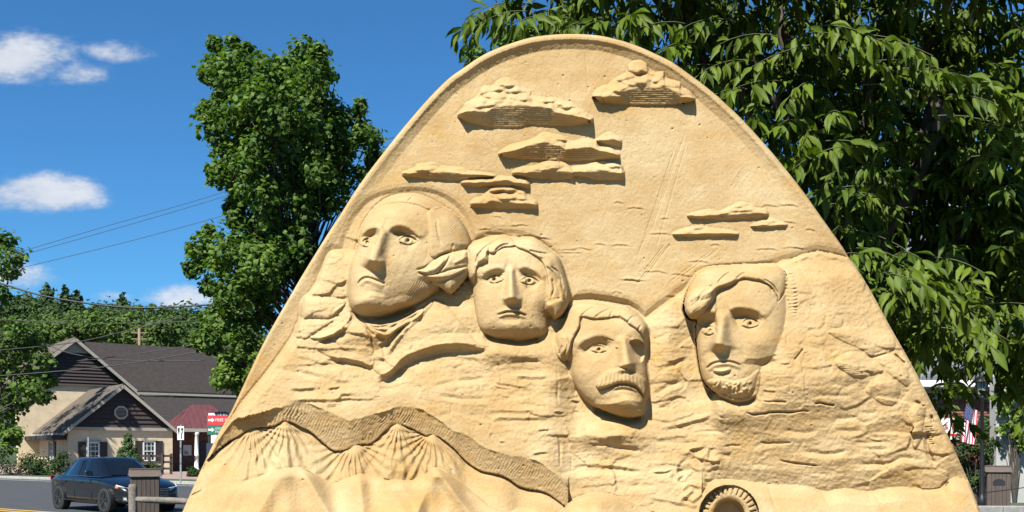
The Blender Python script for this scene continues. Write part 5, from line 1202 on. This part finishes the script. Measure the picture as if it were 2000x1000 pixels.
# grey rendered side wall in the sun at the right edge, with a climber
gw = MB().prism([(at3(1946, 880, 28.5).x, 28.5, 0), (at3(2150, 880, 28.5).x, 28.5, 0), (at3(2150, 880, 28.5).x, 28.5, at3(0, 560, 28.5).z), (at3(1958, 880, 28.5).x, 28.5, at3(0, 720, 28.5).z), (at3(1946, 880, 28.5).x, 28.5, at3(0, 735, 28.5).z)], (0, .4, 0)).build('rendered_wall', mat('grey_render', (.42, .41, .38), .95, .12, 1.5, .3, 30)); tag(gw, 'pale grey rendered wall at the right edge behind the bin', 'wall')
cs = [tuple(at3(x, y, 28.2)) for x, y in ((1960,800),(1975,830),(1990,815),(1965,780),(1985,850),(1995,870),(1978,760),(2005,790),(1955,840),(1990,700),(2000,740),(1975,720))]
P, O = clump_points(cs, [.22]*len(cs), 60, .8, .2); V, F = scatter(P, .13, OAKLEAF, .4, .4, O); cr_ = empty('climber', (at3(1985, 880, 28.2).x, 28.2, 0)); tag(cr_, 'light green climbing plant on the pale grey wall', 'climbing plant')
link('foliage', np_mesh('foliage', V-np.array(cr_.location), F, False), LLIME, cr_)
st = MB(); [st.tube([(0, .1, 0), (Vector(c)-cr_.location).lerp(Vector((0, 0, .8)), .5), Vector(c)-cr_.location], [.02, .012, .005], 5) for c in cs]; st.build('stem', BARK, cr_)
# evergreen shrub beside the lamp
cs = [tuple(at3(x, y, 29.0+rg.uniform(-.4, .4))) for x, y in ((1890,905),(1880,880),(1905,870),(1925,885),(1900,850),(1930,850),(1945,895),(1895,940),(1925,930),(1950,930),(1880,925),(1910,960),(1940,960),(1885,960),(1912,835),(1868,905),(1862,940),(1945,870),(1925,830),(1885,855))]
sh = empty('evergreen_shrub', (at3(1905, 880, 29).x, 29, 0)); tag(sh, 'dark evergreen shrub beside the lamp post', 'shrub')
P, O = clump_points(cs, [.28]*len(cs), 190, .9, .35); V, F = scatter(P-np.array(sh.location), .085, TRI, .35, .4, O); link('foliage', np_mesh('foliage', V, F, False), LSHR, sh)
st = MB(); [st.tube([(0, 0, 0), (Vector(c)-sh.location)*.5, Vector(c)-sh.location], [.04, .02, .008], 5) for c in cs]; st.build('stem', BARK, sh)
# ---------------------------------------------------------------- dark blue saloon car on the road
PAINT = mat('car_paint', (.002, .003, .006), .3, .1, 3, coat=.8); RUB = mat('tyre_rubber', (.018, .018, .019), .85, .15, 20); ALLOY = mat('alloy', (.13, .13, .135), .35, .1, 8, metal=.9)
CGL = mat('car_glass', (.006, .008, .010), .05, .2, 2, spec=.4); CHR = mat('chrome', (.75, .76, .78), .15, .03, 4, metal=1.); LAMP = mat('headlight_lens', (.62, .64, .66), .12, .25, 14, spec=.8); BLK = mat('black_plastic', (.012, .012, .013), .5, .15, 9); AMB = mat('amber_lens', (.75, .22, .03), .25, .05, 6)
hdg = Vector((.735, -.678, 0)).normalized(); car_c = Vector((-10.78, 27.65, .004))
car = empty('parked_car', car_c, math.atan2(hdg.y, hdg.x)); car.name = 'car'; car.scale = (.96, .96, .96); tag(car, 'shiny dark blue saloon car driving on the road', 'car')
# stations along the body: x, half width, sill z, shoulder z, deck z
ST = [(-2.33,.60,.42,.70,.78),(-2.28,.74,.36,.80,.93),(-2.15,.83,.30,.88,1.00),(-1.75,.895,.24,.93,1.04),(-1.2,.925,.20,.95,1.03),(-.5,.93,.19,.945,.99),(.3,.93,.19,.93,.97),(.9,.93,.19,.915,.98),(1.25,.925,.20,.885,.97),(1.65,.91,.22,.82,.90),(2.0,.86,.24,.745,.81),(2.2,.79,.27,.67,.725),(2.3,.68,.30,.60,.63),(2.34,.52,.33,.50,.52)]
def section(w, zs, zsh, zd):
    return [(0, zs), (w*.80, zs), (w*.95, zs+.04), (w*.99, zs+.16), (w*.965, (zs+zsh)*.5+.02), (w*1.0, zsh-.10), (w*.985, zsh-.03), (w*.92, zsh+.01), (w*.70, zd-.02), (w*.35, zd), (0, zd+.005)]
b = MB(); vs = []; ns = 21
for x, w, zs, zsh, zd in ST:
    s_ = section(w, zs, zsh, zd); ring = [(x, y, z) for y, z in s_]+[(x, -y, z) for y, z in s_[-2:0:-1]]; ns = len(ring); vs += ring
fs = [(i*ns+k, i*ns+(k+1) % ns, (i+1)*ns+(k+1) % ns, (i+1)*ns+k) for i in range(len(ST)-1) for k in range(ns)]+[tuple(range(ns)), tuple((len(ST)-1)*ns+k for k in range(ns))]
body = b.add(vs, fs).build('body', PAINT, car, True)
md = body.modifiers.new('smooth', 'SUBSURF'); md.levels = 1; md.render_levels = 1
# cabin: lower ring, upper ring
def cab(t): return t
lowr = [(1.12, .60), (.95, .80), (.1, .845), (-.9, .835), (-1.55, .76), (-1.80, .55)]; upr = [(.33, .46), (.22, .57), (-.1, .605), (-.75, .59), (-1.02, .54), (-1.10, .42)]
zl = .945; zu = 1.435
cabn = MB(); L1 = [(x, y, zl+.02*(i in (0, 5))) for i, (x, y) in enumerate(lowr)]; U1 = [(x, y, zu-.035*(i in (0, 5))) for i, (x, y) in enumerate(upr)]
L_ = L1+[(x, -y, z) for x, y, z in L1[::-1]]; U_ = U1+[(x, -y, z) for x, y, z in U1[::-1]]; n = 12
T_ = [(x*.93-.03, y*.6, z+.045) for x, y, z in U_]
cabn.add(L_+U_+T_, [(i, (i+1) % n, n+(i+1) % n, n+i) for i in range(n)]+[(n+i, n+(i+1) % n, 2*n+(i+1) % n, 2*n+i) for i in range(n)]+[tuple(2*n+i for i in range(n))])
cabn.build('roof', PAINT, car, True)
def glass(name, q, off=.012):
    P = [Vector(p) for p in q]; c = sum(P, Vector())/len(P); nn = (P[1]-P[0]).cross(P[2]-P[0]).normalized()
    if nn.dot(c-Vector((-.3, 0, 1.0))) < 0: nn = -nn
    return MB().prism([p+nn*off for p in P], -nn*.008).build(name, CGL, car)
def inset(a, bq, c, d, u=.06, v=.07):
    a, bq, c, d = [Vector(p) for p in (a, bq, c, d)]
    f = lambda s, t: (a.lerp(bq, s)).lerp(d.lerp(c, s), t)
    return [f(u, v), f(1-u, v), f(1-u, 1-v), f(u, 1-v)]
mir = lambda p: (p[0], -p[1], p[2])
glass('windscreen', inset(L_[0], L_[11], U_[11], U_[0], .03, .05), .016); glass('rear_window', inset(L_[5], L_[6], U_[6], U_[5], .05, .08), .016)
for sg in (1, -1):
    S = (lambda p: p) if sg == 1 else mir
    m0 = (Vector(L1[2]).lerp(Vector(L1[3]), .35)); m1 = (Vector(U1[2]).lerp(Vector(U1[3]), .45)); F = lambda v: (v[0], v[1], v[2])
    glass('front_window', [Vector(S(F(p))) for p in inset(L1[1], F(m0), F(m1), U1[1], .05, .08)]); glass('rear_door_window', [Vector(S(F(p))) for p in inset(F(m0), L1[4], U1[4], F(m1), .04, .08)])
    MB().tube([S(p) for p in ((.98, .81, .955), (.1, .862, .965), (-.9, .85, .968), (-1.5, .775, .985))], .012, 6).build('window_trim', CHR, car)
    MB().tube([S((1.0, .932, .30)), S((-1.0, .94, .30))], .018, 6).build('sill_strip', BLK, car)
    for x in (.62, -.42, -1.2): MB().tube([S((x, .935, .28)), S((x+.02, .905, .6)), S((x-.02, .93, .90))], .006, 4).build('door_seam', BLK, car)
    for x in (.0, -1.0): MB().box(S((x, .945, .80)), (.2, .03, .035)).build('door_handle', PAINT, car, False, .008)
    mm = MB(); q = [(.62, .90, .98), (.62, 1.12, 1.0), (.60, 1.13, 1.13), (.62, .94, 1.12)]
    mm.prism([S(p) for p in q], (.14, 0, -.01)); mm.build('wing_mirror', PAINT, car, False, .02)
    MB().prism([S(p) for p in ((2.30, .40, .66), (2.16, .72, .695), (1.90, .845, .765), (1.88, .85, .70), (2.14, .785, .60), (2.29, .45, .57))], (.045, 0, .0)).build('headlight', LAMP, car, False, .008)
    MB().box(S((1.98, .845, .70)), (.10, .05, .05), -.5*sg).build('indicator', AMB, car)
    MB().prism([S(p) for p in ((2.27, .55, .36), (2.16, .76, .36), (2.16, .78, .43), (2.27, .56, .43))], (.05, 0, 0)).build('fog_lamp', LAMP, car)
    MB().prism([S(p) for p in ((2.31, .42, .30), (2.16, .80, .34), (2.16, .80, .37), (2.31, .42, .335))], (.05, 0, 0)).build('chrome_lip', CHR, car)
    MB().prism([S(p) for p in ((-2.27, .45, .78), (-2.12, .82, .82), (-2.12, .82, .94), (-2.27, .5, .92))], (-.05, 0, 0)).build('tail_lamp', mat('tail_red', (.4, .01, .01), .2, .05), car, False, .008)
    for x in (1.42, -1.36):
        MB().lathe([(.385, .80*sg), (.385, .937*sg)], (x, 0, .345), 28, 'Y').build('wheel_arch', BLK, car)
        wr = MB().lathe([(.22, .70*sg), (.315, .70*sg), (.335, .74*sg), (.335, .91*sg), (.315, .948*sg), (.235, .945*sg), (.225, .91*sg)], (x, 0, .335), 28, 'Y').build('wheel', RUB, car, True)
        rim = MB().lathe([(.05, .93*sg), (.05, .955*sg), (.02, .957*sg)], (x, 0, .335), 14, 'Y')
        for k in range(5):
            for dq in (-.13, .13):
                a = 2*math.pi*k/5+.3; rim.bar((x+.04*math.cos(a), .942*sg, .335+.04*math.sin(a)), (x+.225*math.cos(a+dq), .935*sg, .335+.225*math.sin(a+dq)), .03, .035, (0, 1, 0))
        for k in range(24):
            a0 = 2*math.pi*k/24; a1 = 2*math.pi*(k+1)/24; rim.bar((x+.228*math.cos(a0), .937*sg, .335+.228*math.sin(a0)), (x+.228*math.cos(a1), .937*sg, .335+.228*math.sin(a1)), .03, .022, (0, 1, 0))
        rm_ = rim.build('rim', ALLOY, car); rm_.parent = wr
        d_ = MB().lathe([(.2, .86*sg), (.2, .875*sg)], (x, 0, .335), 20, 'Y').build('brake_disc', BLK, car); d_.parent = wr
gr = MB(); gr.prism([(2.335, -.40, .43), (2.335, .40, .43), (2.315, .46, .66), (2.315, -.46, .66)], (.03, 0, 0)); go = gr.build('grille', BLK, car)
for k in range(5): o = MB().box((2.37, 0, .46+.045*k), (.012, .78, .012)).build('grille_bar', CHR, car); o.parent = go
MB().prism([(2.35, -.55, .28), (2.35, .55, .28), (2.355, .5, .40), (2.355, -.5, .40)], (.025, 0, 0)).build('lower_intake', BLK, car)
MB().box((2.395, 0, .36), (.012, .50, .11)).build('number_plate', WHITE, car)
for y in (.36, -.36): MB().prism([(-.05, y-.22, .55), (-.25, y-.2, 1.18), (-.25, y+.2, 1.18), (-.05, y+.22, .55)], (-.12, 0, .0)).build('seat', mat('seat_tan', (.25, .2, .15), .8), car, False, .03)

# ---------------------------------------------------------------- roof-topped brown litter boxes
BOXB = mat('brown_timber', (.085, .062, .048), .8, .2, 9, .3, 20, sc3=(4, 4, .5)); BOXR = mat('brown_timber_top', (.105, .078, .06), .75, .2, 7)
def litter_box(px, ytop, Y, w, rz, label, hole=True):
    t = at3(px, ytop, Y); h = t.z; o = empty('litter_bin', (t.x, Y, 0), rz); tag(o, label, 'litter bin', 'brown roofed litter bins')
    n = 6; bh = h-w*.28
    for f, (dx, dy) in enumerate(((0, -1), (1, 0), (0, 1), (-1, 0))):
        for k in range(n):
            s = -w/2+w*(k+.5)/n; c = (s, -w/2, bh/2) if f == 0 else (w/2, s, bh/2) if f == 1 else (s, w/2, bh/2) if f == 2 else (-w/2, s, bh/2)
            lo = 0
            if hole and f == 0 and k in (2, 3): lo = bh*.36
            z = (bh+lo)/2
            MB().box((c[0], c[1], z), (w/n-.008 if f in (0, 2) else .025, w/n-.008 if f in (1, 3) else .025, bh-lo)).build('plank', BOXB, o)
    MB().box((0, 0, bh*.45), (w*.86, w*.86, bh*.85)).build('liner', BLK, o)
    rf = MB(); e = w*.62; zt = h; rid = w*.30
    rf.add([(-e, -e, bh), (e, -e, bh), (e, e, bh), (-e, e, bh), (-e*.98, -rid*.4, zt), (e*.98, -rid*.4, zt), (e*.98, rid*.4, zt), (-e*.98, rid*.4, zt)], [(0, 1, 5, 4), (2, 3, 7, 6), (4, 5, 6, 7), (0, 4, 7, 3), (1, 2, 6, 5), (3, 2, 1, 0)])
    rf.build('lid', BOXR, o, False, .012)
    MB().box((0, 0, zt+.012), (e*1.9, rid*1.1, .024)).build('ridge_cap', BOXR, o)
    return o
litter_box(283, 917, 19.0, .46, R(24), 'brown wooden litter box with roofed lid in front of the blue car')
lb = litter_box(1949, 911, 25.5, .5, R(-20), 'brown litter bin with peaked lid beside the lamp post', False)
MB().prism([(-.14, -.268, .80-.06), (.14, -.268, .74), (.14, -.268, .84), (.05, -.268, .9), (-.05, -.268, .9), (-.14, -.268, .84)], (0, .012, 0)).build('flap', BLK, lb)
# weathered split-rail fence by the near kerb
WOOD = mat('weathered_wood', (.17, .145, .12), .92, .3, 8, .9, 22, sc3=(1, 1, 1)); RY = 17.6
rfn = empty('split_rail_fence', (at3(259, 880, RY).x, RY, 0)); tag(rfn, 'weathered grey split rail fence in front of the litter box', 'fence')
def rough_tube(pts, rad, n=9, amp=.18):
    m = MB(); m.tube(pts, rad, n); m.v = [tuple(Vector(v)+Vector(rg.normal(size=3))*amp*.02) for v in m.v]; return m
pz = at3(0, 946, RY).z
rough_tube([(0, 0, 0), (.01, 0, pz*.5), (0, 0, pz-.06), (0, 0, pz)], [.085, .08, .075, .06]).build('post', WOOD, rfn, True)
rough_tube([(3.4, -.8, 0), (3.4, -.8, pz)], [.085, .075]).build('post', WOOD, rfn, True)
a_ = at3(262, 974, RY)-rfn.location; b_ = at3(372, 981, RY-.25)-rfn.location; dirr = (b_-a_)
for dz in (0, -.42): rough_tube([a_+dirr*t+Vector((0, 0, dz+rg.uniform(-.012, .012))) for t in (-.06, .1, .35, .6, .9, 1.3, 2.2, 3.3)], [.03, .048, .052, .055, .052, .05, .05, .04]).build('rail', WOOD, rfn, True)

# ---------------------------------------------------------------- things by the house
FB = mat('fence_brown', (.04, .026, .022), .8, .25, 8)
fn = empty('brown_rail_fence', (at3(315, 880, 62).x, 62, .15)); tag(fn, 'dark brown three-rail timber fence beside the cream house', 'fence')
fx = [at3(x, 880, 62+i*.25).x for i, x in enumerate((232, 292, 317, 334))]
for i, x in enumerate(fx): MB().box((x-fn.location.x, .25*i, .62), (.13, .13, 1.3)).build('post', FB, fn)
for z in (.35, .75, 1.12): MB().bar((fx[0]-fn.location.x-.1, -.09, z), (fx[-1]-fn.location.x+.1, .68, z), .05, .13).build('rail', FB, fn)
sap = at3(250, 880, 60); sr = empty('small_conifer', (sap.x, 60, .15)); tag(sr, 'small young conifer growing in front of the cream house wall', 'tree')
P = []; O = []
for l in range(13):
    z = .25+l*.165; r = (2.5-z)*.46
    for k in range(9):
        a = rg.uniform(0, 6.28); m = 24; t = rg.rand(m)**.8; P.append(np.stack([np.cos(a)*r*t, np.sin(a)*r*t, z+.12*t+rg.normal(size=m)*.03], -1)+rg.normal(size=(m, 3))*.04); O.append(np.tile([np.cos(a), np.sin(a), .3], (m, 1)))
V, F = scatter(np.vstack(P), .13, TRI, .35, .4, np.vstack(O)); link('crown', np_mesh('crown', V, F, False), leaf_mat('sapling_needle', (.03, .06, .02), (.09, .14, .045), .6, .2, 3), sr)
MB().tube([(0, 0, -.15), (0, 0, 1.3), (0, 0, 2.55)], [.05, .03, .008], 6).build('trunk', BARK, sr, True)
def bush(name, px, py, Y, w, h, label, m=LSHR, n=14, leaf=.12):
    b = at3(px, py, Y); r = empty(name, (b.x, Y, 0.1)); tag(r, label, 'shrub', 'shrubs along the house front')
    C = [(rg.uniform(-w, w), rg.uniform(-.3, .3), rg.uniform(.15, h)) for _ in range(n)]; P, O = clump_points(C, [min(w, h)*.5]*n, 110, .85, .35); V, F = scatter(P, leaf, TRI, .4, .4, O)
    link('foliage', np_mesh('foliage', V, F, False), m, r); s_ = MB(); [s_.tube([(0, 0, 0), c], [.03, .01], 5) for c in C]; s_.build('stem', BARK, r)
bush('dark_shrub', 30, 925, 60.5, 1.5, 1.1, 'dark shrubs in the shade at the left edge of the house'); bush('dark_shrub', 78, 925, 60, .9, .7, 'low dark shrub below the left side wall of the house', n=9); bush('low_shrub', 118, 910, 61.5, .7, 1.3, 'twiggy shrub growing against the corner of the house', n=9)
bush('porch_shrub', 389, 925, 57, .5, .45, 'small round shrub at the foot of the porch column', n=8); bush('house_shrub', 285, 922, 61.2, .8, .55, 'low green shrub beneath the right hand house window', n=9)
# lane sign on its post
GALV = mat('galvanised', (.33, .36, .34), .5, .15, 9, metal=.5); SGW = mat('sign_white', (.72, .73, .70), .5, .05); SGB = mat('sign_black', (.012, .012, .012), .5, .05)
sy = 46.0; sg0 = at3(353, 880, sy); sgn = empty('lane_sign', (sg0.x, sy, .15)); tag(sgn, 'white lane arrow sign on a grey metal post before the porch', 'road sign')
MB().box((0, 0, 1.3), (.07, .05, 2.6)).build('post', GALV, sgn)
c = at3(353.5, 846, sy)-sgn.location; w = .30; h = .62
MB().box((c.x, -.05, c.z), (w, .012, h)).build('panel', SGW, sgn, False, .004)
def flat(pts, m, par, name, y): return MB().prism([(c.x+x, y, c.z+z) for x, z in pts], (0, .006, 0)).build(name, m, par)
flat([(.015, -.25), (.055, -.25), (.055, -.05), (.09, .02), (.09, .14), (.135, .14), (.07, .27), (.005, .14), (.05, .14), (.05, .03), (.015, -.04)], SGB, sgn, 'arrow', -.063)
flat([(-.12, .24), (-.04, .24), (-.045, .10), (-.06, .02), (-.08, -.12), (-.10, .02), (-.12, .10)], SGB, sgn, 'arrow', -.063)
fl2 = at3(189+0, 880, 50); p2 = empty('sign_post', (at3(172.5, 880, 50).x, 50, .15)); tag(p2, 'bare grey green metal post behind the blue car roof', 'post'); MB().box((0, 0, 1.05), (.07, .05, 2.1)).build('post', GALV, p2); MB().box((0, 0, 2.08), (.09, .07, .03)).build('cap', GALV, p2)
# parking direction sign
py_ = 40.0; pr_ = at3(440, 880, py_); ps = empty('parking_sign', (pr_.x, py_, .0)); tag(ps, 'red and green parking direction sign with white arrows', 'sign')
SRED = mat('sign_red', (.62, .03, .035), .5, .05); SGRN = mat('sign_green', (.015, .14, .085), .5, .05)
def pan(x0, x1, y0, y1, m, name, yo): 
    a = at3(x0, y1, py_)-ps.location; b_ = at3(x1, y0, py_)-ps.location
    return MB().box(((a.x+b_.x)/2, yo, (a.z+b_.z)/2), (b_.x-a.x, .04, b_.z-a.z)).build(name, m, ps, False, .004)
pan(405, 475, 811.5, 830, SRED, 'red_panel', 0); pan(405, 475, 830.4, 849, SGRN, 'green_panel', 0); pan(407, 474, 807, 811.3, WHITE, 'top_strip', .01); pan(412, 428, 850, 866, WHITE, 'lower_notice', .02)
cr0 = MB(); 
for x, z in ((422, 806.5), (427, 805.5), (433, 806), (439, 805.5), (445, 807)): q = at3(x, z, py_)-ps.location; cr0.lathe([(.02, -.05), (.06, -.03), (.07, .02), (.03, .06)], (q.x, -.02, q.z), 8)
cr0.build('scrollwork', SGB, ps)
for zc_ in (820.5, 839.5):
    q = at3(413, zc_, py_)-ps.location
    MB().prism([(q.x+x, -.03, q.z+z) for x, z in ((-.12, -.04), (.02, -.04), (.02, -.09), (.13, 0), (.02, .09), (.02, .04), (-.12, .04))], (0, .006, 0)).build('arrow', WHITE, ps)
q = at3(420.5, 820.5, py_)-ps.location; text_mesh('lettering', 'FREE PARKING', .16, WHITE, ps, (q.x, -.026, q.z), (R(90), 0, 0))
q = at3(420.5, 837, py_)-ps.location; text_mesh('lettering', 'GIGGLEBERRY', .125, WHITE, ps, (q.x, -.026, q.z), (R(90), 0, 0)); q = at3(420.5, 843.5, py_)-ps.location; text_mesh('lettering', 'FAIR', .125, WHITE, ps, (q.x, -.026, q.z), (R(90), 0, 0))
for x in (407.5, 473): q = at3(x, 880, py_)-ps.location; MB().box((q.x, .04, 1.45), (.07, .06, 2.9)).build('post', SGB, ps)
q = at3(409, 882, py_)-ps.location; MB().box((q.x+.06, .0, q.z), (.34, .05, .66)).build('side_board', mat('board_navy', (.02, .03, .05), .5), ps)

# ---------------------------------------------------------------- lamp post and flag on the right
LM = mat('lamp_black', (.02, .021, .022), .45, .15, 9, metal=.3); LY = 26.5; lp = at3(1918, 880, LY); lo_ = empty('lamp_post', (lp.x, LY, 0)); tag(lo_, 'black iron lamp post with lantern head on the right', 'lamp post')
zt = at3(0, 772, LY).z
MB().lathe([(.11, 0), (.11, .35), (.075, .42), (.06, .5), (.05, 1.4), (.045, zt-.1), (.07, zt-.06), (.05, zt)], (0, 0, 0), 14).build('post', LM, lo_, True)
MB().lathe([(.06, zt), (.10, zt+.03), (.16, zt+.32), (.165, zt+.34)], (0, 0, 0), 6).build('lantern_glass', mat('lantern_pane', (.45, .47, .47), .2, .1, 4), lo_)
for k in range(6): a = 2*math.pi*k/6; MB().bar((.102*math.cos(a), .102*math.sin(a), zt+.02), (.17*math.cos(a), .17*math.sin(a), zt+.35), .018, .018).build('lantern_bar', LM, lo_)
MB().lathe([(.26, zt+.33), (.25, zt+.36), (.14, zt+.47), (.05, zt+.52), (.04, zt+.58), (.0, zt+.62)], (0, 0, 0), 12).build('lantern_cap', LM, lo_, True)
fy = 26.2; A = at3(1905, 795, fy); Bp = at3(1878, 868, fy)
fg = empty('flag', (lp.x, fy, 0)); tag(fg, 'striped red and white flag hanging at an angle near the lamp post', 'flag')
pole0 = at3(1917, 850, fy+.2); pole1 = at3(1888, 782, fy)
MB().tube([pole0-fg.location, pole1-fg.location], .012, 6).build('pole', mat('pole_wood', (.3, .2, .1), .6), fg)
FRD = mat('flag_red', (.42, .02, .05), .8, .06); FWH = mat('flag_white', (.72, .70, .70), .8, .04); FBL = mat('flag_blue', (.02, .03, .12), .8, .06)
# cloth hangs from the upper end of the pole: stripes run down the fly
hoist = (at3(1912, 800, fy)-at3(1888, 784, fy)); fly = at3(1880, 862, fy)-at3(1890, 786, fy)
def fp(u, v): p = at3(1887, 786, fy)+hoist*u+fly*v*(1-.12*u); return p+Vector((0, .05*math.sin(u*9+v*3), 0))-fg.location
for k in range(13):
    v0 = .42 if k < 7 else 0.0; mb = MB(); n = 8
    q = [(k/13, (k+1)/13)]
    for i in range(n):
        t0 = v0+(1-v0)*i/n; t1 = v0+(1-v0)*(i+1)/n; u0, u1 = k/13, (k+1)/13
        vs = [fp(u0, t0), fp(u1, t0), fp(u1, t1), fp(u0, t1)]; mb.add(vs+[p+Vector((0, .004, 0)) for p in vs], [(0, 1, 2, 3), (7, 6, 5, 4)])
    mb.build('stripe', FRD if k % 2 == 0 else FWH, fg)
mb = MB(); n = 6
for i in range(n):
    for j in range(5):
        u0, u1, t0, t1 = 7/13*i/n, 7/13*(i+1)/n, .42*j/5, .42*(j+1)/5; vs = [fp(u0, t0), fp(u1, t0), fp(u1, t1), fp(u0, t1)]; mb.add(vs, [(0, 1, 2, 3)])
mb.build('canton', FBL, fg)
mb = MB()
for i in range(9):
    for j in range(11):
        if (i+j) % 2 == 0:
            p = fp(7/13*(i+1)/10, .42*(j+1)/12)+Vector((0, -.006, 0)); mb.add([p+Vector((.008*math.cos(2*math.pi*k/10+1.57)*(1 if k % 2 == 0 else .4), 0, .008*math.sin(2*math.pi*k/10+1.57)*(1 if k % 2 == 0 else .4))) for k in range(10)], [tuple(range(10))])
mb.build('stars', FWH, fg)
# low stone wall / kerb on the right
wl_ = at3(1960, 880, 22.5); sw = empty('stone_kerb_wall', (wl_.x, 22.5, 0)); tag(sw, 'low grey stone edging in front of the bin on the right', 'wall')
for k in range(9): MB().box((-2.6+k*.72, rg.uniform(-.01, .01), .18), (.705, .35, .40)).build('stone', mat('edging_stone', (.27, .26, .24), .9, .2, 6, .4, 30), sw, False, .012)
mb = MB().tube([at3(1925, 962, 24.5)-sw.location*0, at3(1965, 957, 24.5), at3(2010, 951, 24.5)], .012, 5).build('rope', LM); tag(mb, 'thin dark rope in front of the right hand bin', 'rope')

# ---------------------------------------------------------------- overhead wires and the far pole
WIRE = mat('wire', (.02, .02, .022), .6, .1)
def wire(pts, Y, r, label):
    P = smooth_line(pts, False, 8); o = MB().tube([at3(x, y, Y) for x, y in P], r, 5).build('overhead_wire', WIRE, None, True); tag(o, label, 'wire', 'overhead wires')
wire([(-60,521),(0,504),(200,444),(415,382),(770,268)], 40, .011, 'upper of the two thin parallel wires crossing the sky to the oak')
wire([(-60,527),(0,510),(200,454),(415,391),(770,282)], 40, .011, 'lower of the two thin parallel wires crossing the sky to the oak')
wire([(-60,546),(30,526),(250,472),(440,420),(600,372)], 40, .011, 'single thin sky wire below the parallel pair')
wire([(-60,535),(0,553),(100,581),(260,601),(430,594),(560,585)], 38, .034, 'thick black cable sagging in front of the wooded hill')
wire([(-60,622),(40,626),(180,632),(380,628)], 42, .017, 'dark wire level across the wood below the thick cable')
wire([(-60,690),(0,684),(144,669),(252,645),(360,618)], 42, .019, 'pale wire rising from the left edge across the wood')
wire([(-60,738),(0,734),(200,717),(360,692),(470,672)], 41, .022, 'lowest dark wire crossing the house roofs')
wire([(90,672),(130,688),(202,701),(300,705),(400,705)], 43, .020, 'dark wire sagging from the gable peak across the main roof')
wire([(150,705),(200,700),(353,678),(470,655)], 43, .018, 'dark wire rising across the main roof to the oak')
up = at3(272, 672, 100); uo = empty('utility_pole', (up.x, 100, 0)); tag(uo, 'distant wooden utility pole above the long dark roof', 'utility pole')
ht = at3(0, 640, 100).z; MB().tube([(0, 0, 0), (0, 0, ht)], [.16, .13], 8).build('pole', mat('pole_brown', (.22, .15, .10), .9), uo, True)
for dz in (.5, 1.1): MB().box((0, 0, ht-dz), (1.5, .1, .1)).build('crossarm', mat('pole_brown', (.22, .15, .10)), uo)
